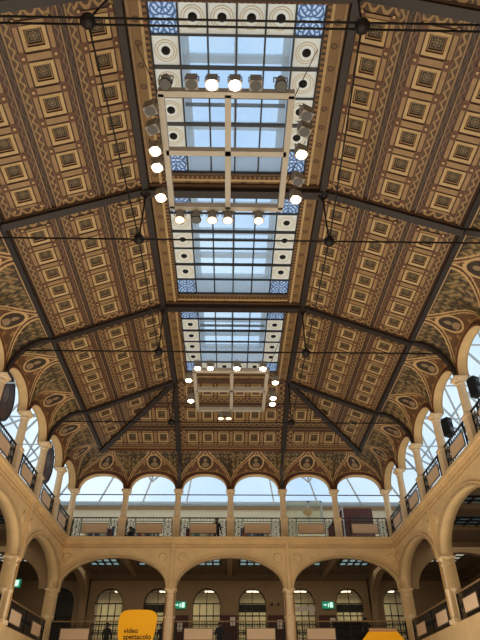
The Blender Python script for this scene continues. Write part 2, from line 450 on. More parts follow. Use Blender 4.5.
# ------------------------------------------------------------------ painted cove vault
RX, RYB = W - XV, D - YV
def c3(r, g, b): return lin((r, g, b))[:3]
CG = {k: c3(*v) for k, v in dict(ground=(.40, .27, .16), red=(.36, .22, .13), tan=(.80, .66, .46), tan2=(.60, .45, .28), green=(.36, .30, .19),
      dark=(.20, .15, .11), orn=(.58, .49, .33), fig=(.60, .50, .38), groin=(.33, .20, .12)).items()}
def cove_paint(s, t, seed, hb):
    a = abs(s); h = math.sin(t * PI / 2)
    g = 1.0 - .93 * h ** 1.5
    e = (a - g) * hb
    x = s * hb
    if t < .06: return CG['red']
    if t > .975: return CG['red']
    if abs(e) < .045: return CG['groin']
    if e > 0:
        if e < .15 or t > .92:
            return CG['tan'] if (e >= .055 or t > .92) else CG['groin']
        if e < .165 or t > .895: return CG['dark']
        y = 1.9 * t
        q = math.sin(11 * y + 2.2 * math.sin(13 * (hb - a * hb) + seed)) * math.cos(13 * (hb - a * hb) + 2.0 * math.sin(9 * y))
        q2 = math.sin(17 * y + seed) * math.sin(15 * a * hb)
        if q > .30: return CG['orn'] if q2 < .4 else CG['tan2']
        return CG['green'] if q > -.45 else CG['dark']
    if e > -.125: return CG['tan'] if e < -.05 else CG['groin']
    u, v = x / .46, (t - .46) / .31
    r = math.hypot(u, v)
    if r < 1.0:
        if r > .80: return CG['tan']
        if r > .70: return CG['dark']
        # pale bust on a dark ground
        hd = math.hypot((u - .06 * math.sin(seed)) / .22, (v - .22) / .26) < 1
        sh = math.hypot(u / .44, (v + .42) / .36) < 1 and r < .68
        if hd or sh: return CG['fig']
        return c3(.22, .17, .13)
    if r < 1.12: return CG['groin']
    if abs(t - .095) < .02: return CG['tan2']
    q = math.sin(11 * x + seed) * math.cos(13 * t + 3 * a)
    return CG['tan2'] if q > .6 else CG['ground']

def build_vault():
    NS, NTt = 108, 56
    for side in ('back', 'left', 'right'):
        mp = side_map(side); R = RYB if side == 'back' else RX
        verts = []; faces = []; cols = []
        bays = upper_bays(side)
        for bi, (a, b, c) in enumerate(bays):
            off = len(verts); hb = (b - a) / 2
            A = arch_pts(0, 1, 0, 1, 4, UP)
            for j in range(NTt + 1):
                t = j / NTt
                for i in range(NS + 1):
                    s = -1 + 2 * i / NS
                    za = ZS + (URISE + .10) * max(0, 1 - abs(s) ** UP) ** (1 / UP)
                    r = R * (1 - math.cos(t * PI / 2)) ** .9
                    z = za + (ZV - za) * math.sin(t * PI / 2)
                    # clip corner bays at the hip
                    if side == 'back':
                        k = (r / RYB) * RX
                        lo, hi = a, b
                        if bi == 0: lo = a + k
                        if bi == len(bays) - 1: hi = b - k
                    else:
                        k = (r / RX) * RYB
                        lo, hi = a, b
                        if bi == 0: lo = a + k
                    verts.append(mp(lo + (hi - lo) * (s + 1) / 2, -r, z))
                    cols.append(cove_paint(s, t, bi * 1.7 + (0 if side == 'back' else 3), hb))
            for j in range(NTt):
                for i in range(NS):
                    q = off + j * (NS + 1) + i
                    faces.append((q, q + 1, q + NS + 2, q + NS + 1))
        me = bpy.data.meshes.new('ceiling_vault'); me.from_pydata(verts, [], faces); me.materials.append(M['paint'])
        at = me.color_attributes.new('paint', 'FLOAT_COLOR', 'POINT')
        for i, c in enumerate(cols): at.data[i].color = (*c, 1)
        for p in me.polygons: p.use_smooth = True
        o = bpy.data.objects.new('ceiling_vault_' + side, me); COL.objects.link(o); struct(o)

# ------------------------------------------------------------------ coffered slopes
def ring(mb, P, u0, v0, u1, v1, u2, v2, u3, v3, w0, w1, k):
    """ring between outer rectangle (u0..u1,v0..v1) at height w0 and inner (u2..u3,v2..v3) at height w1"""
    o = [(u0, v0), (u1, v0), (u1, v1), (u0, v1)]; i = [(u2, v2), (u3, v2), (u3, v3), (u2, v3)]
    for q in range(4):
        z = (q + 1) % 4
        mb.poly([P(*o[q], w0), P(*o[z], w0), P(*i[z], w1), P(*i[q], w1)], k)
def rect(mb, P, u0, v0, u1, v1, w, k, along=None):
    L = u1 - u0; H = v1 - v0
    if along == 'u': uv = [(u0, 0), (u1, 0), (u1, 1), (u0, 1)]
    elif along == 'v': uv = [(v0, 0), (v0, 1), (v1, 1), (v1, 0)]
    else: uv = [(-1, -1), (1, -1), (1, 1), (-1, 1)]
    mb.poly([P(u0, v0, w), P(u1, v0, w), P(u1, v1, w), P(u0, v1, w)], k, uv)

def coffer_panel(P, LU, LV, name, clip=None, nstrip=3, nu=6):
    """u along the ridge, v down the slope, w = out of the surface towards the room"""
    mb = MB()
    m = .14                        # hidden behind ribs
    lb = .26                       # leaf border at both u ends
    rect(mb, P, 0, 0, LU, LV, -.16, 'brown')
    rect(mb, P, 0, 0, m, LV, 0, 'brown'); rect(mb, P, LU - m, 0, LU, LV, 0, 'brown')
    pitch = (LV) / nstrip
    band = pitch * .36
    for st in range(nstrip):
        va = st * pitch; 
        # bands: wave red | strip | wave gold | thin | scroll
        b1 = band * .26
        rect(mb, P, m, va, LU - m, va + b1, .03, 'wave_red', 'u')
        vs0, vs1 = va + b1, va + pitch - band * .74
        b2 = vs1 + band * .34
        rect(mb, P, m, vs1, LU - m, b2, .03, 'wave', 'u')
        rect(mb, P, m, b2, LU - m, b2 + .035, .07, 'gold', 'u')
        rect(mb, P, m, b2 + .035, LU - m, va + pitch - .03, .0, 'scroll', 'u')
        rect(mb, P, m, va + pitch - .03, LU - m, va + pitch, .05, 'gold', 'u')
        rect(mb, P, m, vs0, m + lb, vs1, .03, 'leaf', 'v'); rect(mb, P, LU - m - lb, vs0, LU - m, vs1, .03, 'leaf', 'v')
        U0, U1 = m + lb, LU - m - lb; pu = (U1 - U0) / nu
        bw = .19                      # half of the bar zone
        H = vs1 - vs0
        def barrow(u0, v0, u1, v1, horizontal):
            # red line | gold bar | red line
            if horizontal:   # bar runs along u
                h = v1 - v0
                rect(mb, P, u0, v0, u1, v0 + h * .2, .02, 'redline'); rect(mb, P, u0, v0 + h * .2, u1, v1 - h * .2, .06, 'gold'); rect(mb, P, u0, v1 - h * .2, u1, v1, .02, 'redline')
            else:
                h = u1 - u0
                rect(mb, P, u0, v0, u0 + h * .2, v1, .02, 'redline'); rect(mb, P, u0 + h * .2, v0, u1 - h * .2, v1, .06, 'gold'); rect(mb, P, u1 - h * .2, v0, u1, v1, .02, 'redline')
        wv = .20
        for i in range(nu + 1):
            uc = U0 + i * pu
            a, b_ = max(U0, uc - bw / 1.3), min(U1, uc + bw / 1.3)
            barrow(a, vs0 + wv, b_, vs1 - wv, False)
            for (q0, q1) in ((vs0, vs0 + wv), (vs1 - wv, vs1)):
                rect(mb, P, a, q0, b_, q1, .07, 'nodesq')
                if b_ - a > .1:
                    rect(mb, P, uc - .035, (q0 + q1) / 2 - .035, uc + .035, (q0 + q1) / 2 + .035, .09, 'nodedot')
        for i in range(nu):
            a = U0 + i * pu + bw / 1.3; b_ = U0 + (i + 1) * pu - bw / 1.3
            if i == 0: a = max(a, U0 + bw / 1.3)
            barrow(a, vs0, b_, vs0 + wv, True); barrow(a, vs1 - wv, b_, vs1, True)
            c0, c1 = vs0 + wv, vs1 - wv
            x0, x1, y0, y1 = a, b_, c0, c1; w = .05
            sz = min(x1 - x0, y1 - y0)
            for (ins, w2, k) in ((.145, .03, 'gold_light'), (.03, -.02, 'redline'), (.045, -.03, 'gold'), (.025, -.07, 'brown')):
                d = ins * sz
                ring(mb, P, x0, y0, x1, y1, x0 + d, y0 + d, x1 - d, y1 - d, w, w2, k)
                x0 += d; x1 -= d; y0 += d; y1 -= d; w = w2
            rect(mb, P, x0, y0, x1, y1, w, 'flower')
    return struct(mb.build(name, merge=False, recalc=False, clip=clip))

def build_slopes():
    LS = math.hypot(XV - XF, ZT - ZV)
    n = 0
    for sg in (-1, 1):
        dv = Vector((sg * (XV - XF), 0, ZV - ZT)).normalized()
        nw = Vector((-sg * (ZT - ZV), 0, -(XV - XF))).normalized()
        for i in range(5):
            y0 = YF - i * 2 * B if i else None
            ya = YF - (i + 1) * 2 * B + 0.0
            P = (lambda ya: (lambda u, v, w: Vector((sg * XF, ya + u, ZT)) + dv * v + nw * w))(ya)
            if i < 5: coffer_panel(P, 2 * B, LS, 'ceiling')
        # corner piece on the side, clipped at the hip
        P = lambda u, v, w: Vector((sg * XF, YF + u, ZT)) + dv * v + nw * w
        hipd = Vector((sg * (XV - XF), YV - YF, 0))
        pn = Vector((-hipd.y * sg, hipd.x * sg, 0)).normalized()      # points towards +Y side
        if pn.y < 0: pn = -pn
        coffer_panel(P, 2 * B, LS, 'ceiling', clip=[((sg * XF, YF, ZT), pn)])
    # end slope
    LE = math.hypot(YV - YF, ZT - ZV)
    dv = Vector((0, YV - YF, ZV - ZT)).normalized(); nw = Vector((0, -(ZT - ZV), -(YV - YF))).normalized()
    P = lambda u, v, w: Vector((-XF + u, YF, ZT)) + dv * v + nw * w
    coffer_panel(P, 2 * XF, LE, 'ceiling')
    for sg in (-1, 1):
        P = lambda u, v, w: Vector((sg * XF + sg * u, YF, ZT)) + dv * v + nw * w
        hipd = Vector((sg * (XV - XF), YV - YF, 0))
        pn = Vector((-hipd.y * sg, hipd.x * sg, 0)).normalized()
        if pn.y > 0: pn = -pn
        coffer_panel(P, 2 * XF, LE, 'ceiling', clip=[((sg * XF, YF, ZT), pn)])
    # moulding along the cove line
    mb = MB()
    for sg in (-1, 1):
        x = sg * XV
        for (dx, dz, w_, h_, k) in ((.0, -.02, .20, .10, 'rib'), (-.16, .05, .14, .06, 'dentil')):
            mb.bar((x + sg * dx, YN, ZV + dz), (x + sg * dx, YV + dx, ZV + dz), w_, h_, k)
    for (dx, dz, w_, h_, k) in ((.0, -.02, .16, .08, 'red_band'), (-.16, .05, .12, .06, 'gold')):
        mb.bar((-XV - dx, YV + dx, ZV + dz), (XV + dx, YV + dx, ZV + dz), w_, h_, k)
    struct(mb.build('trim_4'))

# ------------------------------------------------------------------ flat strip and skylights
SKX, SKY, ZG = 2.34, 2.70, 15.0
def sky_centres(): return [YF - (i + .5) * 2 * B - .13 for i in range(4)]
def build_flat():
    mb = MB()
    P = lambda u, v, w: Vector((u, v, ZT - w))
    for i in range(4):
        y0, y1 = YF - (i + 1) * 2 * B, YF - i * 2 * B
        yc = sky_centres()[i]; a0, a1 = yc - SKY, yc + SKY
        def rr(x0, ya, x1, yb, k, al, w=0.0): rect(mb, P, x0, ya, x1, yb, w, k, al)
        for (xa, ya, xb, yb) in ((-XF, y0, -SKX, y1), (SKX, y0, XF, y1), (-SKX, y0, SKX, a0), (-SKX, a1, SKX, y1)): rr(xa, ya, xb, yb, 'brown', 'u', -.02)
        for sg in (-1, 1):
            e = [SKX, SKX + .10, SKX + .18, SKX + .44, SKX + .52, XF]
            ks = ['dentil', 'gold_light', 'rosettes', 'gold', 'brown']; ws = [.05, .08, .02, .06, 0]
            for q in range(5):
                x0, x1 = sorted((sg * e[q], sg * e[q + 1]))
                rr(x0, y0 + .1, x1, y1 - .1, ks[q], 'v', ws[q])
        for (ya, yb) in ((y0, a0), (a1, y1)):
            rr(-SKX, ya, SKX, yb, 'gold', 'u', 0)
            h = yb - ya
            if ya == y0: lv = [(yb - .10, yb, 'dentil', .05), (yb - .18, yb - .10, 'gold_light', .08), (ya, yb - .18, 'brown', .02)]
            else: lv = [(ya, ya + .10, 'dentil', .05), (ya + .10, ya + .18, 'gold_light', .08), (ya + .18, ya + .42, 'rosettes', .02), (ya + .42, yb, 'brown', .03)]
            for (p, q, k, w) in lv: rr(-SKX, p, SKX, q, k, 'u', w)
        # reveal up to the glass
        for (p, q) in (((-SKX, a0), (SKX, a0)), ((SKX, a0), (SKX, a1)), ((SKX, a1), (-SKX, a1)), ((-SKX, a1), (-SKX, a0))):
            mb.poly([(*p, ZT), (*q, ZT), (*q, ZG + .05), (*p, ZG + .05)], 'gold')
    # strip of ceiling over the near end stays closed
    mb.poly([(-XF, YN, ZT), (XF, YN, ZT), (XF, YF - 8 * B, ZT), (-XF, YF - 8 * B, ZT)], 'gold')
    struct(mb.build('ceiling_flat', merge=False, recalc=False))

def build_skylight(i, yc):
    root = struct(bpy.data.objects.new('window_%d' % (i + 1), None)); COL.objects.link(root)
    root.location = (0, yc, ZG)
    px, py = 2 * SKX / 6, 2 * SKY / 6
    mb = MB()
    for q in range(7):
        w = .07 if q in (0, 6) else .05
        mb.box((-SKX + q * px - w / 2, -SKY, -.05), (-SKX + q * px + w / 2, SKY, .03), 'muntin')
        w = .10 if q in (2, 4) else w
        mb.box((-SKX, -SKY + q * py - w / 2, -.06), (SKX, -SKY + q * py + w / 2, .02), 'muntin')
    mb.build('window_frame', root)
    for a in range(6):
        for b in range(6):
            x0, y0 = -SKX + a * px, -SKY + b * py
            cor = a in (0, 5) and b in (0, 5); edge = a in (0, 5) or (b == 5 and i == 0) or (b == 0 and i >= 2)
            k = 'arab' if cor else ('cream_pane' if edge else 'glass')
            mb = MB(); mb.poly([(x0, y0, 0), (x0 + px, y0, 0), (x0 + px, y0 + py, 0), (x0, y0 + py, 0)], k, [(-1, -1), (1, -1), (1, 1), (-1, 1)])
            pane = mb.build('pane', root, recalc=False)
            if edge and not cor:
                mb = MB(); c = (x0 + px / 2, y0 + py / 2, 0)
                for rr_ in (.23, .30): mb.lathe([(rr_ - .018, -.005), (rr_, -.025), (rr_ + .018, -.005)], 'plaster_ring', 24, c)
                mb.lathe([(0, -.06), (.07, -.05), (.11, -.03), (.125, -.005)], 'black', 20, c)
                mb.build('rosette', pane)
    # lantern above
    mb = MB(); lx, h = px * 2 + .02, .95; y_lo, y_hi = (-2 * py if i >= 2 else -SKY), (2 * py if i == 0 else SKY)
    for (p, q) in (((-lx, y_lo), (lx, y_lo)), ((lx, y_lo), (lx, y_hi)), ((lx, y_hi), (-lx, y_hi)), ((-lx, y_hi), (-lx, y_lo))):
        mb.poly([(*p, .04), (*q, .04), (*q, h), (*p, h)], 'lantern')
    nb = 5
    for q in range(nb):
        y = y_lo + (y_hi - y_lo) * q / (nb - 1)
        mb.box((-lx, y - .12, h - .06), (lx, y + .12, h + .08), 'lantern')
    y = y_lo + (y_hi - y_lo) * .56
    mb.box((-lx, y, h - .16), (lx, y + .08, h - .06), 'muntin')
    for x in (-lx + .10, lx - .10): mb.box((x - .10, y_lo, h - .05), (x + .10, y_hi, h + .08), 'lantern')
    mb.box((-.05, y_lo, h - .05), (.05, y_hi, h + .06), 'lantern')
    mb.build('lantern', root)
    mb = MB(); mb.poly([(-lx, y_lo, h + .12), (lx, y_lo, h + .12), (lx, y_hi, h + .12), (-lx, y_hi, h + .12)], 'roofglass')
    mb.build('lantern_glass', root)

# ------------------------------------------------------------------ dark ribs
def sweep(mb, path, sidev, w, h, k):
    """rectangular section: sidev = unit vector across, height hangs below the path (perpendicular)"""
    sv = Vector(sidev).normalized(); pts = [Vector(p) for p in path]; R = []
    for i, p in enumerate(pts):
        d = (pts[min(i + 1, len(pts) - 1)] - pts[max(i - 1, 0)]).normalized()
        dn = d.cross(sv).normalized()
        if dn.z > 0: dn = -dn
        if abs(dn.z) < .05 and dn.dot(Vector((0, 15, 8)) - p) < 0: dn = -dn
        R.append([p - sv * w / 2, p + sv * w / 2, p + sv * w / 2 + dn * h, p - sv * w / 2 + dn * h])
    for A, Bq in zip(R, R[1:]):
        for q in range(4): mb.poly([A[q], A[(q + 1) % 4], Bq[(q + 1) % 4], Bq[q]], k)
    mb.poly(R[0], k); mb.poly(R[-1], k)
def cove_path(R, n=10):
    out = []
    for j in range(n + 1):
        t = j / n
        out.append((R * (1 - math.cos(t * PI / 2)) ** .9, ZS + .05 + (ZV - ZS - .05) * math.sin(t * PI / 2)))
    return out
def build_ribs():
    n = 5
    for i in range(5):
        y = YF - i * 2 * B
        for sg in (-1, 1):
            mb = MB()
            pth = [(sg * (W - r), y, z) for r, z in cove_path(RX)] + [(sg * XF, y, ZT)]
            sweep(mb, pth[10:], (0, 1, 0), .26, .20, 'rib'); sweep(mb, pth[:11], (0, 1, 0), .20, .13, 'rib')
            sweep(mb, [Vector(p) + Vector((0, 0, -.0)) for p in pth[10:]], (0, 1, 0), .36, .07, 'brown')
            struct(mb.build('trim_%d' % n)); n += 1
        mb = MB()
        if i:
            sweep(mb, [(-XF, y, ZT), (XF, y, ZT)], (0, 1, 0), .30, .30, 'rib')
            sweep(mb, [(-XF, y, ZT), (XF, y, ZT)], (0, 1, 0), .55, .10, 'brown')
            # curved brackets at the crossings
            for sg in (-1, 1):
                for q in (-1, 1):
                    A = [(sg * XF + q * .5 * (1 - math.sin(a)), y, ZT - .15 - .5 * (1 - math.cos(a))) for a in [k * PI / 12 for k in range(7)]]
                    mb.tube(A, .035, 'rib', 6)
            struct(mb.build('trim_%d' % n)); n += 1
    for sg in (-1, 1):
        mb = MB()
        sweep(mb, [(sg * XF, YN, ZT), (sg * XF, YF + .05, ZT)], (1, 0, 0), .20, .24, 'rib')
        struct(mb.build('trim_%d' % n)); n += 1
        mb = MB()
        sweep(mb, [(sg * XF, YF, ZT), (sg * XF, YV, ZV)], (1, 0, 0), .26, .20, 'rib'); sweep(mb, [(sg * XF, D - r, z) for r, z in reversed(cove_path(RYB))], (1, 0, 0), .18, .12, 'rib')
        struct(mb.build('trim_%d' % n)); n += 1
        mb = MB()
        hp = Vector((sg * (XV - XF), YV - YF, 0)).normalized(); across = (hp.y, -hp.x, 0)
        hip = [(sg * XF, YF, ZT)] + [(sg * (W - r), D - r * RYB / RX, z) for r, z in reversed(cove_path(RX))]
        sweep(mb, hip[:2], across, .28, .24, 'rib')
        sweep(mb, hip[:2], across, .55, .10, 'brown')
        struct(mb.build('trim_%d' % n)); n += 1

# ------------------------------------------------------------------ columns
def upper_column(label):
    t = thing('upper_column', label, 'column', group='slender stone columns of the upper gallery')
    h = ZS - ZL
    mb = MB()
    mb.box((-.23, -.23, 0), (.23, .23, .12), 'column'); mb.box((-.20, -.20, .12), (.20, .20, 1.30), 'column')
    mb.box((-.24, -.24, 1.30), (.24, .24, 1.40), 'column'); mb.build('pedestal', t)
    mb = MB(); mb.lathe([(.21, 1.40), (.22, 1.44), (.19, 1.49), (.18, 1.55), (.165, h - .36), (.165, h - .30)], 'column', 20); mb.build('shaft', t)
    mb = MB(); mb.lathe([(.165, h - .32), (.20, h - .30), (.20, h - .27), (.175, h - .25), (.20, h - .15), (.26, h - .08)], 'column', 20)
    mb.box((-.26, -.26, h - .08), (.26, .26, h), 'column')
    for a in range(4):
        c = (math.cos(a * PI / 2 + PI / 4) * .24, math.sin(a * PI / 2 + PI / 4) * .24, h - .13)
        mb.lathe([(0, -.05), (.05, -.03), (.05, .03), (0, .05)], 'column', 10, c)
    mb.build('capital', t)
    return t
def lower_column(label):
    t = thing('lower_column', label, 'column', group='stout stone columns of the lower arcade')
    h = ZLS - GZ
    mb = MB()
    mb.box((-.30, -.30, 0), (.30, .30, .15), 'column'); mb.lathe([(.25, .15), (.25, 1.10), (.29, 1.13), (.29, 1.22), (.24, 1.25)], 'column', 24); mb.build('pedestal', t)
    mb = MB(); mb.lathe([(.235, 1.25), (.245, 1.30), (.22, 1.36), (.205, h - .30)], 'column', 24); mb.build('shaft', t)
    mb = MB(); mb.lathe([(.205, h - .32), (.25, h - .30), (.25, h - .25), (.21, h - .23), (.225, h - .14), (.29, h - .06)], 'column', 24)
    mb.box((-.29, -.29, h - .06), (.29, .29, h), 'column'); mb.build('capital', t)
    return t
def build_columns():
    first = None; spots = []
    for i in range(7):
        x = -9 + 3 * i
        lab = ('pale stone upper column standing in the back left corner' if i == 0 else
               'pale stone upper column standing in the back right corner' if i == 6 else
               'slender upper column of the back gallery, %s between the corners from the left' % ORD[i - 1])
        spots.append(((x, D, ZL), 0, lab))
    for side, sg in (('left', -1), ('right', 1)):
        for k in range(1, 7):
            spots.append(((sg * W, D - k * B, ZL), 0, 'slender pale stone column of the %s upper gallery, %s from the back corner' % (side, ORD[k - 1])))
    for loc, rz, lab in spots:
        if first is None: first = upper_column(lab); first.location = loc
        else: dup(first, loc, rz, lab)
    first = None; spots = []
    for i in range(4):
        lab = ['thick stone lower column in the back left corner', 'thick stone lower column between left and middle back arches',
               'thick stone lower column between the middle and right back arches', 'thick stone lower column in the back right corner'][i]
        spots.append(((-LW + 5.9 * i, LD, GZ), lab))
    for side, sg in (('left', -1), ('right', 1)):
        for k in (1, 2):
            spots.append(((sg * LW, LD - k * 2 * B, GZ), 'thick stone lower column of the %s arcade, %s from the back corner' % (side, ORD[k - 1])))
    for loc, lab in spots:
        if first is None: first = lower_column(lab); first.location = loc
        else: dup(first, loc, 0, lab)

# ------------------------------------------------------------------ balustrades
def circ(c, r, n=14, plane='xz'):
    return [(c[0] + r * math.cos(2 * PI * i / n), c[1], c[2] + r * math.sin(2 * PI * i / n)) for i in range(n)]
def balustrade_upper(L, label):
    t = thing('iron_balustrade', label, 'balustrade', group='upper iron balustrades')
    a = L / 2 - .20; zt = 1.47
    mb = MB(); mb.box((-a, -.035, zt - .05), (a, .035, zt), 'iron'); mb.build('top_rail', t)
    mb = MB(); mb.box((-a, -.02, .12), (a, .02, .16), 'iron'); mb.build('bottom_rail', t)
    for s in (-1, 1):
        for x in (a - .02, .80):
            mb = MB(); mb.box((s * x - .022, -.022, 0), (s * x + .022, .022, zt - .05), 'iron'); mb.build('post', t)
        mb = MB()
        x0, x1 = .82, a - .03; xm = (x0 + x1) / 2; r = (x1 - x0) / 2 - .02
        for zc in (.38, .76, 1.12):
            mb.tube(circ((s * xm, 0, zc), min(r, .17)), .018, 'iron', 5, True)
            mb.tube(circ((s * xm, 0, zc), min(r, .17) * .5), .015, 'iron', 5, True)
        for x in (x0 + .05, xm, x1 - .04): mb.bar((s * x, 0, .14), (s * x, 0, zt - .04), .022, .022, 'iron')
        mb.build('scroll_grille', t)
    mb = MB()
    mb.box((-.8, -.015, 1.24), (.8, .015, 1.27), 'iron'); mb.box((-.8, -.015, .44), (.8, .015, .47), 'iron')
    for i in range(9): mb.bar((-.72 + .18 * i, 0, 1.26), (-.72 + .18 * i, 0, zt - .04), .02, .02, 'iron')
    for i in range(9): mb.bar((-.72 + .18 * i, 0, .14), (-.72 + .18 * i, 0, .46), .02, .02, 'iron')
    mb.build('middle_grille', t)
    return t
def info_panel(w, h, label, group):
    t = thing('information_panel', label, 'panel', group=group)
    mb = MB(); mb.box((-w / 2, -.015, -h / 2), (w / 2, .015, h / 2), 'panel'); mb.build('board', t)
    mb = MB(); e = .03
    for q in ((-w / 2 - e, -h / 2 - e, w / 2 + e, -h / 2), (-w / 2 - e, h / 2, w / 2 + e, h / 2 + e), (-w / 2 - e, -h / 2, -w / 2, h / 2), (w / 2, -h / 2, w / 2 + e, h / 2)):
        mb.box((q[0], -.025, q[1]), (q[2], .02, q[3]), 'panel_edge')
    mb.build('edge', t)
    return t
def balustrade_lower(L, label):
    t = thing('lattice_balustrade', label, 'balustrade', group='lower lattice balustrades')
    a = L / 2 - .27; zt = 1.02
    mb = MB(); mb.box((-a, -.04, zt - .05), (a, .04, zt), 'trim_brown'); mb.build('top_rail', t)
    mb = MB(); mb.box((-a, -.025, .06), (a, .025, .10), 'iron'); mb.build('bottom_rail', t)
    for s in (-1, 0, 1):
        mb = MB(); mb.box((s * (a - .03) - .03, -.03, 0), (s * (a - .03) + .03, .03, zt - .05), 'iron'); mb.build('post', t)
    mb = MB(); n = 40
    for i in range(n + 1):
        x = -a + 2 * a * i / n
        mb.bar((x, 0, .08), (x, 0, zt - .04), .024, .024, 'iron')
    for z in (.26, .44, .62, .80): mb.bar((-a, 0, z), (a, 0, z), .024, .024, 'iron', up=(0, 1, 0))
    for i in range(0, n, 2):
        x = -a + 2 * a * (i + 1) / n
        mb.tube(circ((x, 0, .53), .07, 10), .014, 'iron', 4, True)
    mb.build('lattice', t)
    return t
def build_balustrades():
    firstb = {}; firstp = None
    for side in ('back', 'left', 'right'):
        mp = side_map(side)
        for i, (a, b, c) in enumerate(upper_bays(side)):
            if side != 'back' and i > 5: continue
            L = b - a; key = round(L, 2)
            where = ('%s back upper bay from the left' if side == 'back' else '%s ' + side + ' upper bay from the back corner') % ORD[i]
            lab = 'black iron balustrade in the ' + where
            loc = mp(c, .0, ZL); rz = RZ[side]
            if key not in firstb: firstb[key] = balustrade_upper(L, lab); firstb[key].location = loc; firstb[key].rotation_euler.z = rz
            else: dup(firstb[key], loc, rz, lab)
            lab = 'cream panel on the balustrade of the ' + where
            loc = mp(c, -.05, ZL + .86)
            if firstp is None: firstp = info_panel(1.42, .50, lab, 'cream panels on the upper balustrades'); firstp.location = loc; firstp.rotation_euler.z = rz
            else: dup(firstp, loc, rz, lab)
    firstb = {}; firstp = None
    for side in ('back', 'left', 'right'):
        mp = side_map(side, False)
        for i, (a, b, c) in enumerate(lower_bays(side)):
            if side != 'back' and i > 1: continue
            L = b - a; key = round(L, 2)
            where = ('%s back arch' % ['left', 'middle', 'right'][i]) if side == 'back' else '%s arch of the %s arcade from the back' % (ORD[i], side)
            lab = 'black lattice balustrade in the ' + where
            loc = mp(c, 0, GZ); rz = RZ[side]
            if key not in firstb: firstb[key] = balustrade_lower(L, lab); firstb[key].location = loc; firstb[key].rotation_euler.z = rz
            else: dup(firstb[key], loc, rz, lab)
            offs = (-1.5, 1.5)
            for q, o in enumerate(offs):
                ww = ['left hand', 'right hand'][q] if side == 'back' else ['far', 'near'][q]
                lab = '%s cream panel in the %s' % (ww, where) + (', lower balustrade' if side == 'back' else '')
                loc = mp(c + o, -.06, GZ + .45)
                if firstp is None: firstp = info_panel(1.35, .46, lab, 'cream panels on the lower balustrades'); firstp.location = loc; firstp.rotation_euler.z = rz
                else: dup(firstp, loc, rz, lab)

# ------------------------------------------------------------------ tie rods
def build_rods():
    for i, (y, where) in enumerate(((YF, 'the farthest one'), (YF - 2 * B, 'second from the far end'),
                                    (YF - 4 * B, 'third from the far end'), (5.5, 'the one nearest the camera'))):
        t = thing('tie_rod', 'dark iron tie rod across the hall, ' + where, 'tie rod', (0, y, 12.35), group='iron tie rods under the ceiling')
        mb = MB()
        e = W - .55
        r = .035
        if i == 3:
            for q in (-.07, .07): mb.tube([(-e, q, 0), (e, q, 0)], .028, 'rod', 6)
        else: mb.tube([(-e, 0, 0), (e, 0, 0)], .030, 'rod', 6)
        mb.build('rod', t)
        for sg in (-1, 1):
            mb = MB(); mb.lathe([(0, -.17), (.10, -.15), (.17, -.06), (.17, .06), (.10, .15), (0, .17)], 'rod', 12, (sg * XF + (-.26 if i == 3 else 0), 0, 0)); mb.build('boss', t)
            mb = MB(); yt = (YF - 6 * B if i == 3 else y) - y
            mb.tube([(sg * XF + (-.26 if i == 3 else 0), 0, .1), (sg * XF, yt, ZT - 12.35 - .25)], .028, 'rod', 6); mb.build('hanger', t)
    OFF = -.26
    ys = [5.5, YF - 4 * B, YF - 2 * B, YF]
    for sg, nm in ((-1, 'left'), (1, 'right')):
        for k in range(3):
            t = MB(); t.tube([(OFF if k == 0 else 0, .17, 0), (0, ys[k + 1] - ys[k] - .17, 0)], .022, 'rod', 6)
            o = t.build('stay_rod'); o.location = (sg * XF, ys[k], 12.35)
            tag(o, 'thin dark rod running lengthwise on the %s, %s' % (nm, ['nearest the camera', 'in the middle of the hall', 'farthest from the camera'][k]), 'rod', 'lengthwise stay rods')

# ------------------------------------------------------------------ lighting rigs
def spot(kind, lit, label, loc, rz, group):
    """small theatre lamp hanging under / beside a bar, aimed down and towards the hall"""
    t = thing('spotlight', label, 'spotlight', loc, rz, group)
    mb = MB()
    if kind == 'box':
        mb.box((-.13, -.11, -.15), (.13, .11, .13), 'lamp_body'); mb.box((-.15, -.13, -.17), (.15, .13, -.15), 'lamp_body')
    else:
        mb.lathe([(0, .16), (.09, .15), (.12, .08), (.13, -.12), (.155, -.16)], 'lamp_body', 18)
    mb.build('housing', t)
    mb = MB(); k = {1: 'lamp_on', 2: 'lamp_half', 0: 'lens_dark'}[lit]
    if lit == 1: mb.lathe([(.0, -.25), (.07, -.235), (.12, -.20), (.135, -.17)], k, 18)
    else: mb.lathe([(0, -.18), (.13, -.172)], k, 18)
    mb.build('lens', t)
    mb = MB(); mb.tube([(-.16, 0, .0), (-.16, 0, .20), (.16, 0, .20), (.16, 0, 0)], .018, 'lamp_body', 6); mb.tube([(0, 0, .20), (0, 0, .29)], .02, 'lamp_body', 6)
    mb.build('yoke', t)
    return t
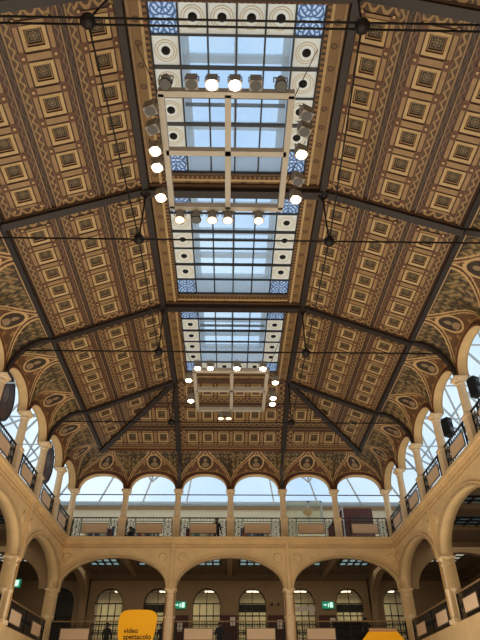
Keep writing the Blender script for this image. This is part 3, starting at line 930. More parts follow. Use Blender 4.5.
def build_rigs():
    n = 0
    for ri, (cx, y0, zc, nm) in enumerate(((-.24, 6.92, 12.0, 'near'), (-.06, 19.62, 12.25, 'far'))):
        w, L = 3.10, 3.48
        t = thing('lighting_frame', 'cream rectangular lighting frame hung below the %s' % ('skylight nearest the camera' if ri == 0 else 'far end of the ceiling'), 'lighting frame', (cx, y0, zc), group='hanging lighting frames')
        for nmx, p, q in (('side_bar', (-w / 2, 0, 0), (-w / 2, L, 0)), ('side_bar', (w / 2, 0, 0), (w / 2, L, 0)), ('middle_bar', (.04, 0, 0), (.04, L, 0)),
                          ('end_bar', (-w / 2 - .06, 0, 0), (w / 2 + .06, 0, 0)), ('end_bar', (-w / 2 - .06, L, 0), (w / 2 + .06, L, 0)), ('cross_bar', (-w / 2, 1.62, .0), (w / 2, 1.62, .0))):
            mb = MB(); mb.bar(p, q, .15, .18, 'truss'); mb.build(nmx, t)
        for sx in (-1, 1):
            for yy in (.3, L - .3):
                mb = MB(); zt = ZT - zc if yy + y0 > 0 else 0
                if ri == 1:
                    yw = y0 + yy
                    if yw > YF: zt = ZT - (yw - YF) * (ZT - ZV) / (YV - YF) - zc
                mb.tube([(sx * w / 2, yy, .06), (sx * (2.45 if True else 0) - cx * 0, yy, zt - .02)], .012, 'rod', 5); mb.build('suspension_cable', t)
        grp = 'spotlights on the %s lighting frame' % nm
        def S(kind, lit, x, y, z, lab, rz=0.0):
            spot(kind, lit, lab, (cx + x, y0 + y, zc + z), rz, grp)
        wd = {0: 'unlit grey', 1: 'glowing', 2: 'softly lit'}
        if ri == 0:
            front = [('round', 0, -1.40), ('box', 0, -.80), ('box', 1, -.33), ('box', 1, .20), ('box', 0, .68), ('round', 0, 1.26)]
        else:
            front = [('box', 1, -1.40), ('box', 1, -.86), ('box', 1, .25), ('box', 1, 1.35)]
        for i, (kd, lt, x) in enumerate(front):
            S(kd, lt, x, -.30, (-.02 if ri == 0 else .08), '%s %s spotlight on the near bar of the %s frame, %s from the left' % (wd[lt], kd, nm, ORD[i]))
        if ri == 0:
            lefts = [(0, .55), (0, 1.05), (1, 1.66), (1, 2.16), (1, 3.15)]; rights = [(0, .62), (0, 1.05), (1, 1.70), (0, 2.55), (1, 3.15)]
        else:
            lefts = [(1, .25), (1, 2.05)]; rights = [(1, .40), (1, 1.75), (1, 2.30)]
        for sgn, lst, sd in ((-1, lefts, 'left'), (1, rights, 'right')):
            for i, (lt, y) in enumerate(lst):
                S('box', lt, sgn * (w / 2 + .24) + (.12 if sgn > 0 else 0), y - (.27 if ri == 0 else 0), -.18, '%s spotlight on the %s bar of the %s frame, %s from the near end' % (wd[lt], sd, nm, ORD[i]), .4 * sgn)
        fars = [(2, -1.32), (0, -.86), (2, -.40), (2, .04), (2, .92)] if ri == 0 else [(2, -.45), (2, -.08)]
        for i, (lt, x) in enumerate(fars):
            S('round', lt, x, L + .12, -.26, '%s downward spotlight on the far bar of the %s frame, %s from the left' % (wd[lt], nm, ORD[i]))

# ------------------------------------------------------------------ galleries behind the arcades
GDB, GDS = 37.0, 15.0          # back gallery wall Y, side gallery wall |X|
def build_galleries():
    # floors and ceilings between lower and upper gallery
    mb = MB()
    zt, zb = ZL - .05, 7.95
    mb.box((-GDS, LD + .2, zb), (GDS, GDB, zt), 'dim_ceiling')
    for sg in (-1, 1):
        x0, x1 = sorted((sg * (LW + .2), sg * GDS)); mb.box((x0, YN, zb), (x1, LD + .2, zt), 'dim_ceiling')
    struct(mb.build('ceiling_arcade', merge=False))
    mb = MB()
    mb.box((-GDS, LD + .2, GZ - .35), (GDS, GDB, GZ), 'floor')
    for sg in (-1, 1):
        x0, x1 = sorted((sg * (LW + .2), sg * GDS)); mb.box((x0, YN, GZ - .35), (x1, LD + .2, GZ), 'floor')
    struct(mb.build('floor_gallery', merge=False))
    mb = MB(); mb.box((-GDS - 1, YN - .3, GROUND - .2), (GDS + 1, GDB + 5, GROUND), 'floor'); struct(mb.build('floor'))
    mb = MB()
    mb.poly([(-GDS, YN, GROUND), (GDS, YN, GROUND), (GDS, YN, ZT + .4), (-GDS, YN, ZT + .4)], 'stone'); struct(mb.build('wall_near'))
    # coffers in arcade ceiling: beams
    mb = MB()
    for x in (-8.85, -5.9, -2.95, 0, 2.95, 5.9, 8.85): mb.box((x - .15, LD + .3, 7.75), (x + .15, GDB, 7.95), 'dim_wall')
    mb.box((-GDS, GDB - .3, 7.60), (GDS, GDB, 7.95), 'dim_ceiling')
    for sg in (-1, 1):
        for k in range(0, 9):
            y = LD - k * B; x0, x1 = sorted((sg * (LW + .3), sg * GDS)); mb.box((x0, y - .15, 7.75), (x1, y + .15, 7.95), 'dim_wall')
        x0, x1 = sorted((sg * (GDS - .3), sg * GDS)); mb.box((x0, YN, 7.6), (x1, GDB, 7.95), 'dim_ceiling')
    struct(mb.build('trim_40', merge=False))
    # upper back wall: cream with trim, then pale band, then glass roof
    mb = MB(); Z0 = zt
    mb.poly([(-GDS, GDB, Z0), (GDS, GDB, Z0), (GDS, GDB, 12.0), (-GDS, GDB, 12.0)], 'cream_wall')
    mb.poly([(-GDS, GDB, 12.0), (GDS, GDB, 12.0), (GDS, GDB, 12.5), (-GDS, GDB, 12.5)], 'blue_wall')
    mb.box((-GDS, GDB - .10, 12.0), (GDS, GDB + .02, 12.26), 'trim_brown')
    for sg in (-1, 1):
        x = sg * GDS
        mb.poly([(x, YN, Z0), (x, GDB, Z0), (x, GDB, 12.5), (x, YN, 12.5)], 'cream_wall')
    struct(mb.build('wall_gallery', merge=False))
    # glass roofs: pitched from the outer walls up to the hall
    ze, zh = 12.5, 15.3
    def roof(nm, e0, e1, h0, h1, n):
        e0, e1, h0, h1 = map(Vector, (e0, e1, h0, h1))
        root = struct(bpy.data.objects.new(nm, None)); COL.objects.link(root)
        mb = MB(); mb.poly([e0, e1, h1, h0], 'roofglass'); mb.build('pane', root)
        mb = MB()
        for i in range(n + 1):
            f = i / n; p, q = e0.lerp(e1, f), h0.lerp(h1, f); o = Vector((0, 0, -.10))
            mb.bar(p + o, q + o, .09, .10, 'white_metal')
        for g in (.02, .5, .98):
            o = Vector((0, 0, -.08)); mb.bar(e0.lerp(h0, g) + o, e1.lerp(h1, g) + o, .07, .08, 'white_metal')
        # diagonal braces and tie rods across every second bay
        for i in range(0, n, 2):
            f0, f1, f2 = i / n, (i + 1) / n, (i + 2) / n
            o = Vector((0, 0, -.30))
            a, b, c = e0.lerp(e1, min(f0, 1)), h0.lerp(h1, min(f1, 1)), e0.lerp(e1, min(f2, 1))
            m1 = e0.lerp(e1, min(f1, 1)).lerp(b, .35)
            mb.bar(m1 + o, e0.lerp(e1, f0).lerp(h0.lerp(h1, f0), .85) + o, .09, .09, 'white_metal')
            mb.bar(m1 + o, e0.lerp(e1, min(f2, 1)).lerp(h0.lerp(h1, min(f2, 1)), .85) + o, .09, .09, 'white_metal')
            mb.bar(m1 + o, m1 + Vector((0, 0, .3)), .06, .06, 'white_metal')
        mb.build('glazing_bars', root)
    roof('window_10', (-GDS, GDB, ze), (GDS, GDB, ze), (-9.3, D + .36, zh), (9.3, D + .36, zh), 10)
    roof('window_11', (-GDS, GDB, ze), (-GDS, YN, ze), (-9.3, D + .36, zh), (-9.3, YN, zh), 14)
    roof('window_12', (GDS, GDB, ze), (GDS, YN, ze), (9.3, D + .36, zh), (9.3, YN, zh), 14)
    # horizontal ties across the galleries
    mb = MB()
    mb.bar((-12, 34.0, 11.97), (12, 34.0, 11.97), .05, .05, 'muntin')
    for sg in (-1, 1):
        for k in range(0, 8):
            y = D - k * B - .0
            mb.bar((sg * 9.35, y - 1.0, 12.1), (sg * (GDS), y - 1.0, 12.1), .05, .05, 'white_metal')
    struct(mb.build('trim_41', merge=False))
    # upper parapet wall over the vault closing the light gap
    mb = MB()
    for sg in (-1, 1):
        mb.poly([(sg * 9.33, YN, 13.9), (sg * 9.33, D + .33, 13.9), (sg * 9.33, D + .33, zh + .05), (sg * 9.33, YN, zh + .05)], 'blue_wall')
        mb.poly([(sg * 9.33, YN, zh), (sg * 9.33, D + .33, zh), (sg * XF, D - 2 * B, zh + .6), (sg * XF, YN, zh + .6)], 'lantern')
    mb.poly([(-9.33, D + .33, 13.9), (9.33, D + .33, 13.9), (9.33, D + .33, zh + .05), (-9.33, D + .33, zh + .05)], 'blue_wall')
    mb.poly([(-9.33, D + .33, zh), (9.33, D + .33, zh), (XF, D - 2 * B, zh + .6), (-XF, D - 2 * B, zh + .6)], 'lantern')
    struct(mb.build('ceiling_roof', merge=False))
    # lower outer walls with windows
    mb = MB()
    mp = lambda s, d, z: (s, GDB + d, z)
    xs = [-10.35, -7.4, -4.42, -1.4, 1.4, 4.42, 7.4, 10.35]
    edges = [-GDS] + [(p + q) / 2 for p, q in zip(xs, xs[1:])] + [GDS]
    bays = [(edges[i], edges[i + 1], xs[i], .84, GZ, 6.32, .84) for i in range(8)]
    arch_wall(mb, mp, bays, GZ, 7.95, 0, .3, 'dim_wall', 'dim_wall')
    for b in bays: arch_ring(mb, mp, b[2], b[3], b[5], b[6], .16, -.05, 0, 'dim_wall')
    struct(mb.build('wall_arcade_back'))
    for i, x in enumerate(xs):
        root = struct(bpy.data.objects.new('window_%d' % (20 + i), None)); COL.objects.link(root); root.location = (x, GDB + .15, GZ)
        mb = MB(); hw = .84; sp = 3.02
        for q in range(5):
            xx = -hw + 2 * hw * q / 4
            mb.box((xx - .025, -.03, 0), (xx + .025, .03, sp), 'win_frame')
        for z in (0.05, .55, 1.0, 1.45, 1.9, 2.35, sp): mb.box((-hw, -.03, z - .03), (hw, .03, z + .03), 'win_frame')
        mb.box((-.02, -.03, sp), (.02, .03, sp + hw), 'win_frame')
        mb.tube([(p[0], 0, p[1]) for p in arch_pts(0, hw - .02, sp, hw - .02, 16)], .04, 'win_frame', 6)
        mb.build('window_frame', root)
        mb = MB(); pts = [(p[0], .02, p[1]) for p in arch_pts(0, hw, sp, hw, 16)]
        mb.poly([(-hw, .02, 0)] + pts + [(hw, .02, 0)], 'winglass'); mb.build('pane', root)
        if i in (4, 6, 2):
            mb = MB(); mb.box((-hw, .06, 2.55), (hw, .10, 2.98), 'black'); mb.build('roller_blind', root)
        if i == 0:
            mb = MB(); pts = [(p[0], .05, p[1]) for p in arch_pts(0, hw - .02, sp, hw - .02, 16)]
            mb.poly([(-hw + .02, .05, 0)] + pts + [(hw - .02, .05, 0)], 'hall_dark'); mb.build('dark_doorway_fill', root)  # dark sheet added so this window reads as a dark doorway
        if i == 5:
            mb = MB(); mb.box((-hw, -.06, 2.60), (hw, -.02, 2.86), 'paper'); mb.build('lintel_strip', root)
    # rooms behind the windows
    mb = MB()
    mb.poly([(-GDS, 41, GZ), (GDS, 41, GZ), (GDS, 41, 7.95), (-GDS, 41, 7.95)], 'room_wall')
    mb.poly([(-GDS, GDB + .3, 7.6), (GDS, GDB + .3, 7.6), (GDS, 41, 7.6), (-GDS, 41, 7.6)], 'dim_wall')
    mb.poly([(-GDS, GDB + .3, GZ), (GDS, GDB + .3, GZ), (GDS, 41, GZ), (-GDS, 41, GZ)], 'floor')
    for x in (-9, -6, -3, 0, 3, 6, 9): mb.box((x - .08, 40.7, GZ), (x + .08, 41, 7.6), 'dim_wall')
    for sg in (-1, 1): mb.poly([(sg * GDS, GDB, GZ), (sg * GDS, 41, GZ), (sg * GDS, 41, 7.95), (sg * GDS, GDB, 7.95)], 'room_wall')
    struct(mb.build('wall_rooms', merge=False))
    for i in range(8):
        for q, yy in enumerate((38.4, 40.0)):
            mb = MB(); mb.box((-.5, -.07, 0), (.5, .07, .06), 'ceil_lamp')
            o = mb.build('fluorescent_lamp'); o.location = (xs[i] + .25, yy, 7.5)
            tag(o, '%s white ceiling lamp behind the %s lower back window from the left' % (['front', 'rear'][q], ORD[i]), 'lamp', 'ceiling lamps in the back rooms')
    # side outer walls with shallow arched niches
    for sg, nm in ((-1, 'left'), (1, 'right')):
        mb = MB()
        mp = lambda s, d, z: (sg * (GDS + d), GDB - s, z)
        bays = []
        k = 0; s = 0.0; tot = GDB - YN
        n = 12; w = tot / n
        for i in range(n): bays.append((i * w, (i + 1) * w, (i + .5) * w, .95, GZ, 6.1, .95))
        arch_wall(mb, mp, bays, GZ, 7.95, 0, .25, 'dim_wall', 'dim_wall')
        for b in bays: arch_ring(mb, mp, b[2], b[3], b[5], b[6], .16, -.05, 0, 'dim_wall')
        mb.poly([mp(0, .25, GZ), mp(tot, .25, GZ), mp(tot, .25, 7.95), mp(0, .25, 7.95)], 'hall_dark' if False else 'dim_ceiling')
        struct(mb.build('wall_arcade_' + nm, merge=False))
        # transverse arches from corner column to the outer walls
        mb = MB()
        mt = lambda s, d, z: (sg * (LW + d), LD + .3 + s, z)
        L = GDB - LD - .3
        arch_wall(mb, mt, [(0, L, L / 2, L / 2 - .35, ZLS, ZLS, 1.75)], ZLS, 7.95, -.2, .2, 'dim_wall', 'dim_wall')
        mb.box((min(mt(0, -.2, 0)[0], mt(0, .2, 0)[0]), GDB - .35, GZ), (max(mt(0, -.2, 0)[0], mt(0, .2, 0)[0]), GDB, 7.9), 'dim_wall')
        mt2 = lambda s, d, z: (sg * (LW + .3 + s), LD + d, z)
        L = GDS - LW - .3
        arch_wall(mb, mt2, [(0, L, L / 2, L / 2 - .35, ZLS, ZLS, 1.75)], ZLS, 7.95, -.2, .2, 'dim_wall', 'dim_wall')
        x0, x1 = sorted((sg * (GDS - .35), sg * GDS)); mb.box((x0, LD - .2, GZ), (x1, LD + .2, 7.9), 'dim_wall')
        struct(mb.build('trim_%d' % (42 if sg < 0 else 43), merge=False))

def build_block_lights():
    # gridded glass panels in the arcade ceiling, daylight through them put in as glow
    spots = []
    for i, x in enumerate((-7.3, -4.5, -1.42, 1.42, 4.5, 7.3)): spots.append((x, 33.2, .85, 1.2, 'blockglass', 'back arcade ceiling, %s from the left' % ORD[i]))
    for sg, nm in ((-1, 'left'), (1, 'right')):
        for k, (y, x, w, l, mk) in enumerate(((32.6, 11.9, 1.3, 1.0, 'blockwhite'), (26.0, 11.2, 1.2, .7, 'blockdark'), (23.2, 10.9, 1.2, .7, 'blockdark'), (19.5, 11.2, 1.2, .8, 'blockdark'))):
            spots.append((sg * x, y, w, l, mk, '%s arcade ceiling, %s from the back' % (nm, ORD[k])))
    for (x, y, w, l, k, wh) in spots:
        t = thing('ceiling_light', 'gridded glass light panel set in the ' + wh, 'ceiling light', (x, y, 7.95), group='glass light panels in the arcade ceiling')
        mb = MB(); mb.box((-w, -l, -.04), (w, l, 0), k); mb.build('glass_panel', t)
        mb = MB()
        for q in range(5): mb.box((-w + 2 * w * q / 4 - .05, -l, -.10), (-w + 2 * w * q / 4 + .05, l, -.03), 'win_frame')
        for q in range(4): mb.box((-w, -l + 2 * l * q / 3 - .05, -.10), (w, -l + 2 * l * q / 3 + .05, -.03), 'win_frame')
        mb.build('grid', t)

# ------------------------------------------------------------------ signs, boards, portraits
def text_obj(body, size, loc, parent, k, ext=.004, name='lettering'):
    cu = bpy.data.curves.new(name, 'FONT'); cu.body = body; cu.size = size; cu.extrude = ext
    cu.offset = .006
    o = bpy.data.objects.new(name, cu); COL.objects.link(o)
    dg = bpy.context.evaluated_depsgraph_get(); dg.update()
    me = bpy.data.meshes.new_from_object(o.evaluated_get(dg)); bpy.data.objects.remove(o)
    me.materials.clear(); me.materials.append(M[k])
    q = bpy.data.objects.new(name, me); COL.objects.link(q); q.parent = parent; q.location = loc; q.rotation_euler = (PI / 2, 0, 0)
    return q
def build_signs():
    # yellow rounded sign
    t = thing('yellow_sign', 'tall yellow rounded sign with two words, standing at the left back arch balustrade', 'sign', (-4.41, LD - .42, GZ + .15))
    mb = MB(); w, h = .89, 1.30
    pts = []
    for a in range(48):
        th = 2 * PI * a / 48; c, s = math.cos(th), math.sin(th)
        x = math.copysign(abs(c) ** .5, c) * w; z = math.copysign(abs(s) ** .5, s) * .74
        pts.append((x * (1 + .10 * (z / .74) * (1 if x > 0 else .3)) , 0, z + .55))
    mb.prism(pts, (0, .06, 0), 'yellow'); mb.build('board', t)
    text_obj('video', .31, (-.60, -.006, .30), t, 'sign_text', .01); text_obj('spettacolo', .31, (-.60, -.006, .05), t, 'sign_text', .01)
    mb = MB()
    for x in (-.5, .5): mb.bar((x, .06, 0.3), (x, .32, 0.3), .05, .05, 'iron')
    mb.build('bracket', t)
    t = thing('yellow_sign', 'low yellow sign with cut corners at the right back arch balustrade', 'sign', (7.28, LD - .42, GZ + .0))
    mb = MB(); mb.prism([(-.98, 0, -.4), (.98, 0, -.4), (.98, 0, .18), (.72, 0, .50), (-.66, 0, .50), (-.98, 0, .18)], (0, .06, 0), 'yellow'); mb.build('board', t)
    mb = MB()
    for x in (-.5, .5): mb.bar((x, .06, 0.2), (x, .32, 0.2), .05, .05, 'iron')
    mb.build('bracket', t)
    # emergency exit signs
    for (loc, rz, lab) in (((-3.02, GDB - .09, 6.20), 0, 'green emergency exit sign on the back arcade wall behind the middle arch'),
                           ((6.05, GDB - .09, 6.20), 0, 'green emergency exit sign on the back arcade wall behind the right arch'),
                           ((-11.0, 30.2, 6.07), 0, 'green emergency exit sign hung in the left arcade, beside the left column')):
        t = thing('exit_sign', lab, 'exit sign', loc, rz, 'green exit signs')
        mb = MB(); mb.box((-.36, -.05, -.19), (.36, .05, .19), 'exit'); mb.build('light_box', t)
        if lab.count('hung'):
            mb = MB()
            for q in (-.25, .25): mb.tube([(q, 0, .19), (q, 0, 1.88)], .012, 'iron', 5)
            mb.build('hanging_rod', t)
        mb = MB()   # running figure, arrow, doorway
        y = -.055
        def pl(P): mb.poly([(p[0], y, p[1]) for p in P], 'exit_white')
        pl([(.10, -.14), (.28, -.14), (.28, .14), (.10, .14)])
        pl([(-.30, -.02), (-.18, -.02), (-.18, -.08), (-.08, .0), (-.18, .08), (-.18, .03), (-.30, .03)])
        pl([(-.03, -.13), (.03, -.13), (.06, .0), (.05, .08), (-.02, .08), (-.02, -.02)])
        mb.build('pictogram', t)
    # dark red boards between the windows
    for i, x in enumerate((-3.0, -.05, 2.85, 5.95)):
        t = thing('notice_board', 'dark red notice board with a white sheet, %s from the left between the back windows' % ORD[i], 'notice board', (x, GDB - .07, GZ), group='notice boards on the back arcade wall')
        mb = MB(); mb.box((-.52, -.04, 0), (.52, .04, 2.35), 'board'); mb.build('board', t)
        mb = MB(); zz = (1.75, 2.05, 1.9, 2.0)[i]; xo = (.05, .25, .2, .3)[i]
        mb.box((-.16 + xo, -.06, zz - .28), (.16 + xo, -.042, zz + .2), 'paper'); mb.build('paper_sheet', t)
    # small black wall cameras
    for (x, y, z, wh) in ((3.0, GDB - .1, 6.25, 'between the middle back windows'), (2.6, GDB - .1, 6.25, 'beside the other one near the middle back windows')):
        t = thing('wall_camera', 'small black camera on the wall ' + wh, 'camera', (x, y, z))
        mb = MB(); mb.lathe([(0, -.16), (.05, -.15), (.06, -.02), (.06, .02)], 'black', 12, (0, 0, 0), 'y'); mb.build('body', t)
        mb = MB(); mb.box((-.05, .02, -.05), (.05, .10, .05), 'iron'); mb.build('mount', t)
    # oval portraits hung behind the left columns
    for k, (yy, zz, lab) in enumerate(((20.95, 11.85, 'large dark round painted portrait with a face, hung in the left upper gallery, nearer one'), (28.15, 11.75, 'large dark round painted portrait hung in the left upper gallery, farther one'))):
        t = thing('round_portrait', lab, 'portrait', (-10.1, yy + .35, zz + .08), 0, 'round portraits in the left gallery')
        mb = MB(); R = 1.15
        mb.lathe([(R - .16, .03), (R - .1, .08), (R, .05), (R, -.04), (0, -.04)], 'oval_frame', 36, (0, 0, 0), 'x'); mb.build('frame', t)
        mb = MB(); mb.lathe([(0, .035), (R - .14, .035)], 'oval_paint', 36, (0, 0, 0), 'x'); c = mb.build('canvas', t)
        mb = MB(); pts = [(.045, .25 * math.cos(a) + .1, .36 * math.sin(a) + .1) for a in [2 * PI * i / 24 for i in range(24)]]
        mb.poly(pts, 'oval_face')
        for (yo, zo, w_, h_) in ((.0, .16, .05, .03), (.2, .16, .05, .03), (.1, -.08, .08, .025)):
            mb.poly([(.05, yo - w_, zo - h_), (.05, yo + w_, zo - h_), (.05, yo + w_, zo + h_), (.05, yo - w_, zo + h_)], 'oval_frame')
        mb.build('painted_face', c)
        mb = MB()
        for q in (-.4, .4): mb.tube([(0, q, .95), (0, q, 2.0)], .012, 'rod', 5)
        mb.build('hanging_wire', t)
    # dark loudspeakers behind the right columns
    for k, (yy, zz) in enumerate(((19.25, 11.3), (22.75, 11.2))):
        t = thing('loudspeaker', 'dark upright loudspeaker in the right upper gallery, %s one' % ['nearer', 'farther'][k], 'loudspeaker', (10.0, yy, zz), .5, 'loudspeakers in the right gallery')
        mb = MB(); mb.box((-.16, -.2, -.42), (.16, .2, .42), 'black'); mb.build('cabinet', t)
        mb = MB(); mb.lathe([(0, -.01), (.10, -.02), (.14, -.005)], 'lens_dark', 16, (0, -.2, -.2), 'y'); mb.build('cone', t); mb = MB(); mb.lathe([(0, -.01), (.06, -.02), (.08, -.005)], 'lens_dark', 16, (0, -.2, .22), 'y'); mb.build('cone', t)
        mb = MB(); mb.tube([(0, 0, -.42), (0, 0, ZL - .05 - zz)], .03, 'iron', 8); mb.lathe([(.25, 0), (.25, .03), (.03, .06)], 'iron', 16, (0, 0, ZL - .05 - zz)); mb.build('stand', t)

# ------------------------------------------------------------------ people (each body one continuous skinned surface)
def person(label, loc, rz, cloth, seated=False):
    t = thing('person', label, 'person', loc, rz)
    J = {}; E = []; R = {}
    def j(n, p, r): J[n] = Vector(p); R[n] = r
    hz = .95 if not seated else .60
    j('pelvis', (0, 0, hz), .15); j('waist', (0, .0, hz + .18), .135); j('chest', (0, -.01, hz + .38), .16); j('neck', (0, 0, hz + .54), .06)
    j('head', (0, -.02, hz + .66), .095); j('crown', (0, -.01, hz + .78), .08)
    E += [('pelvis', 'waist'), ('waist', 'chest'), ('chest', 'neck'), ('neck', 'head'), ('head', 'crown')]
    for s, n in ((-1, 'L'), (1, 'R')):
        j('sh' + n, (s * .18, 0, hz + .46), .065)
        el = (s * .24, -.03, hz + .18) if not seated else (s * .24, -.12, hz + .2)
        wr = (s * .22, -.16, hz - .02) if not seated else (s * .14, -.38, hz + .24)
        j('el' + n, el, .05); j('wr' + n, wr, .035); hd = Vector(wr) + (Vector(wr) - Vector(el)).normalized() * .12
        j('ha' + n, hd, .03)
        E += [('chest', 'sh' + n), ('sh' + n, 'el' + n), ('el' + n, 'wr' + n), ('wr' + n, 'ha' + n)]
        j('hip' + n, (s * .10, 0, hz - .04), .10)
        if seated:
            j('kn' + n, (s * .13, -.44, .50), .07); j('an' + n, (s * .13, -.42, .09), .05); j('to' + n, (s * .13, -.60, .04), .04)
        else:
            j('kn' + n, (s * .11, -.02, .50), .07); j('an' + n, (s * .11, .02, .09), .05); j('to' + n, (s * .12, -.15, .04), .04)
        E += [('pelvis', 'hip' + n), ('hip' + n, 'kn' + n), ('kn' + n, 'an' + n), ('an' + n, 'to' + n)]
    names = list(J); me = bpy.data.meshes.new('body')
    me.from_pydata([J[n] for n in names], [(names.index(a), names.index(b)) for a, b in E], [])
    o = bpy.data.objects.new('body', me); COL.objects.link(o)
    md = o.modifiers.new('s', 'SKIN'); ms = o.modifiers.new('u', 'SUBSURF'); ms.levels = 1; ms.render_levels = 1
    for i, n in enumerate(names):
        v = me.skin_vertices[0].data[i]; v.radius = (R[n], R[n] * .85 if n in ('chest', 'waist', 'pelvis') else R[n]); v.use_root = (n == 'pelvis')
    dg = bpy.context.evaluated_depsgraph_get(); dg.update()
    m2 = bpy.data.meshes.new_from_object(o.evaluated_get(dg)); bpy.data.objects.remove(o)
    m2.materials.clear(); m2.materials.append(M[cloth]); m2.materials.append(M['skin'])
    for p in m2.polygons:
        c = p.center; p.use_smooth = True
        skin = c.z > hz + .555 or any((c - J['ha' + n]).length < .09 for n in 'LR')
        p.material_index = 1 if skin else 0
    b = bpy.data.objects.new('body', m2); COL.objects.link(b); b.parent = t
    mb = MB(); mb.lathe([(.10, -.06), (.112, .0), (.10, .06), (.06, .105), (0, .12)], 'hair', 16, (0, .012, hz + .70)); h = mb.build('hair', t)
    mb = MB(); mb.lathe([(0, -.03), (.014, -.01), (.016, .01)], 'skin', 8, (0, -.115, hz + .665), 'y'); mb.build('nose', t)
    return t
def chair(label, loc, rz):
    t = thing('chair', label, 'chair', loc, rz)
    mb = MB(); mb.box((-.22, -.22, .40), (.22, .22, .44), 'iron'); mb.build('seat', t)
    mb = MB(); mb.box((-.22, .20, .50), (.22, .23, .85), 'iron'); mb.build('backrest', t)
    for x in (-.2, .2):
        for y in (-.2, .21): mb = MB(); mb.box((x - .015, y - .015, 0), (x + .015, y + .015, .40 if y < 0 else .86), 'iron'); mb.build('leg', t)
    return t
def build_people():
    zf = ZL - .05
    person('person in dark clothes standing in the third upper back bay from the left', (-.78, 31.75, zf), .4, 'cloth_dark')
    person('person in dark clothes seated behind the second upper back balustrade', (-5.75, 32.3, zf), -.5, 'cloth_dark', True)
    chair('black chair under the seated person in the upper back gallery', (-5.75, 32.3, zf), -.5)
    person('person in dark clothes standing by the windows behind the left back arch', (-7.0, 35.6, GZ), .3, 'cloth_dark')
    person('person in navy clothes standing behind the middle back arch', (-.55, 35.2, GZ), .2, 'cloth_blue')
    person('person in dark clothes standing right of the tall yellow sign', (-3.9, 35.8, GZ), 0, 'cloth_dark')
    person('person in dark clothes standing behind the low yellow sign in the right back arch', (7.45, 33.6, GZ), -.2, 'cloth_dark')

def build_gallery_furniture():
    zf = ZL - .05
    # bookcases along the back gallery wall
    spine = [(.75, .75, .72), (.30, .38, .50), (.55, .22, .18), (.82, .78, .62), (.20, .22, .28), (.35, .50, .48), (.62, .55, .42)]
    for i, c in enumerate(spine): M['spine%d' % i] = mat('book_cover_%d' % i, c, .6, var=.05)
    src = {}
    nb = 0
    xs = [-7.6, -4.9, -1.7, 1.5]
    first = None
    for bi, x in enumerate(xs):
        lab = 'low white bookcase behind the back upper balustrade, %s from the left' % ORD[bi]
        loc = (x, 32.9, zf)
        if first is None:
            t = thing('bookcase', lab, 'bookcase', loc, group='bookcases in the upper gallery')
            for sx in (-1, 1): mb = MB(); mb.box((sx * 1.0 - .02, -.15, 0), (sx * 1.0 + .02, .15, .93), 'wood'); mb.build('side_panel', t)
            mb = MB(); mb.box((-1, .13, 0), (1, .15, .93), 'wood'); mb.build('back_panel', t)
            for z in (.05, .5, .94): mb = MB(); mb.box((-.98, -.15, z - .02), (.98 + .04 * (z > .9), .13 + .02 * (z > .9), z + .02), 'wood'); mb.build('shelf', t)
            first = t
        else: dup(first, loc, 0, lab)
        for sh, z in ((1, .97),):
            xx = -.9; q = 0
            while xx < .80 and q < 14:
                wdt = random.choice((.09, .11, .13)); hgt = random.uniform(.42, .6); sp = random.randrange(len(spine))
                key = (wdt, sp)
                if key not in src:
                    mb = MB(); mb.box((-wdt / 2, -.11, 0), (wdt / 2, .09, .5), 'spine%d' % sp)
                    o = mb.build('book')
                    src[key] = o; new = o
                else: new = src[key].copy(); COL.objects.link(new)
                new.location = (x + xx + wdt / 2, 32.9, zf + z); new.scale.z = hgt / .5
                tag(new, 'upright book on top of the %s gallery bookcase from the left' % ORD[bi], 'book', 'books on top of the %s gallery bookcase' % ORD[bi])
                xx += wdt + .012; q += 1
    # white framed glass booth in the fifth bay, round disc, red exhibition panel in the sixth
    t = thing('glass_booth', 'white framed glass booth in the fifth back bay of the upper gallery', 'booth', (4.45, 33.4, zf))
    for x in (-1.1, .35, 1.15):
        mb = MB(); mb.box((x - .05, -.05, 0), (x + .05, .05, 3.3), 'white_metal'); mb.build('post', t)
    mb = MB(); mb.box((-1.1, -.05, 3.18), (1.15, .05, 3.3), 'white_metal'); mb.build('head_rail', t)
    mb = MB(); mb.box((-1.05, -.01, .1), (1.1, .01, 3.2), 'winglass'); mb.build('pane', t)
    o = MB(); o.lathe([(0, -.03), (.25, -.03), (.28, 0), (.28, .04), (0, .04)], 'clock', 28, (0, 0, 0), 'y')
    o = o.build('round_disc'); o.location = (4.72, 33.3, 10.72); tag(o, 'round beige disc hung on the glass of the white booth', 'disc')
    t = thing('exhibition_wall', 'dark red exhibition wall with sloping left edge in the last back bay', 'partition', (7.3, 33.8, zf))
    mb = MB(); mb.prism([(-1.35, 0, 0), (1.5, 0, 0), (1.5, 0, 3.0), (-.35, 0, 3.0), (-1.35, 0, 1.8)], (0, .1, 0), 'red_panel'); mb.build('panel', t)
    mb = MB(); mb.bar((-1.4, -.04, 1.75), (-.35, -.04, 3.05), .06, .10, 'white_metal', up=(0, 1, 0)); mb.bar((-.35, -.04, 0), (-.35, -.04, 3.05), .08, .06, 'white_metal'); mb.build('white_edge', t)
    mb = MB(); mb.box((.2, -.03, .9), (1.3, -.005, 2.6), 'oval_paint'); mb.build('picture', t)
    # black counter with equipment in the lower right arch
    t = thing('counter', 'black counter with a raised top behind the right back arch', 'counter', (6.35, 33.2, GZ))
    mb = MB(); mb.box((-.75, -.3, 0), (.75, .3, 1.35), 'black'); mb.build('body', t)
    mb = MB(); mb.box((-.82, -.36, 1.35), (.82, .36, 1.42), 'iron'); mb.build('worktop', t)

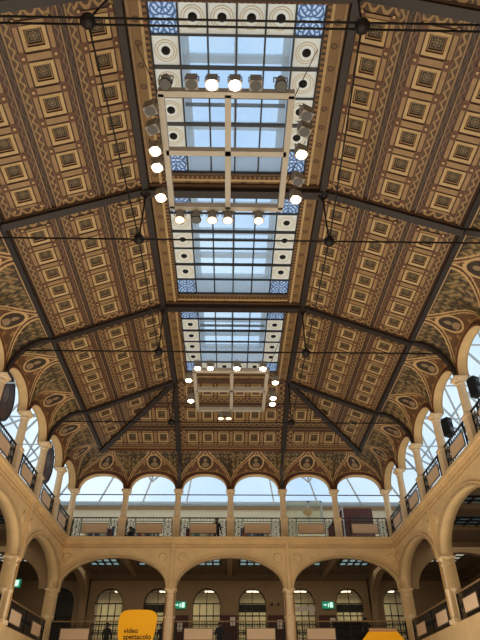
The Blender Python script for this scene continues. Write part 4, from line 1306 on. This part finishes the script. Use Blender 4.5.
# ------------------------------------------------------------------ light, world, camera
def area(name, loc, rot, sx, sy, e, c):
    l = bpy.data.lights.new(name, 'AREA'); l.shape = 'RECTANGLE'; l.size = sx; l.size_y = sy; l.energy = e; l.color = c
    o = bpy.data.objects.new(name, l); COL.objects.link(o); o.location = loc; o.rotation_euler = rot
    return o
def build_light():
    w = bpy.data.worlds.new('sky'); sc.world = w; w.use_nodes = True
    nt = NT(w); bg = nt.n['Background']
    tc = nt.new('ShaderNodeTexCoord'); nz = nt.new('ShaderNodeTexNoise'); nt.l.new(tc.outputs['Generated'], nz.inputs['Vector'])
    nz.inputs['Scale'].default_value = 2.2; nz.inputs['Detail'].default_value = 4
    rp = nt.new('ShaderNodeValToRGB'); nt.l.new(nz.outputs['Fac'], rp.inputs[0])
    rp.color_ramp.elements[0].position = .42; rp.color_ramp.elements[0].color = lin((.66, .78, .92))
    rp.color_ramp.elements[1].position = .62; rp.color_ramp.elements[1].color = lin((.96, .97, .98))
    nt.l.new(rp.outputs[0], bg.inputs['Color']); bg.inputs['Strength'].default_value = 1.45
    # added warm fill below the view, brightening the ceiling and hall walls
    area('hall_fill', (0, 13, 1.0), (PI, 0, 0), 15, 24, 2050, (1, .87, .68))
    area('gallery_fill', (0, 34.2, 8.4), (PI, 0, 0), 22, 4, 330, (1, .97, .92))  # added fill hidden behind the ledge, brightens gallery wall and glazing bars
    for sg in (-1, 1): area('gallery_fill', (sg * 12.2, 18, 8.4), (PI, 0, 0), 4, 24, 260, (1, .97, .92))  # same added fill for the side galleries
    for sg in (-1, 1):
        area('arcade_fill', (sg * 12, 17, 7.7), (0, 0, 0), 3, 26, 200, (1, .88, .70))  # added fill under the ceiling, lifts the dim side arcades
    area('arcade_fill', (0, 33.6, 7.7), (0, 0, 0), 24, 3, 230, (1, .88, .70))  # added fill for the back arcade
    # rooms behind the arched windows
    for x in (-9, -3, 3, 9): area('room_light', (x, 39.2, 7.3), (0, 0, 0), 4, 2, 60, (1, .93, .78))

def build_camera():
    cam = bpy.data.cameras.new('camera'); o = bpy.data.objects.new('camera', cam); COL.objects.link(o)
    cam.sensor_fit = 'VERTICAL'; cam.sensor_height = 36; cam.lens = F_PX / 640 * 36; cam.clip_end = 300; cam.clip_start = .05
    c, s = math.cos(YAW), math.sin(YAW)
    ex = Vector((c, -s, 0)); ey = Vector((s, c, 0)); ez = Vector((0, 0, 1))
    eu = -math.sin(PITCH) * ey + math.cos(PITCH) * ez; ef = math.cos(PITCH) * ey + math.sin(PITCH) * ez
    cr, sr = math.cos(ROLL), math.sin(ROLL)
    rt = cr * ex + sr * eu; up = cr * eu - sr * ex
    m = Matrix((rt, up, -ef)).transposed().to_4x4(); m.translation = (CX, 0, 0)
    o.matrix_world = m; sc.camera = o

build_walls(); build_vault(); build_slopes(); build_flat()
for i, yc in enumerate(sky_centres()): build_skylight(i, yc)
build_ribs(); build_columns(); build_balustrades(); build_rods(); build_rigs()
build_galleries(); build_block_lights(); build_signs(); build_people(); build_gallery_furniture()
build_light(); build_camera()
sc.view_settings.view_transform = 'Standard'
sc.view_settings.exposure = 0.0
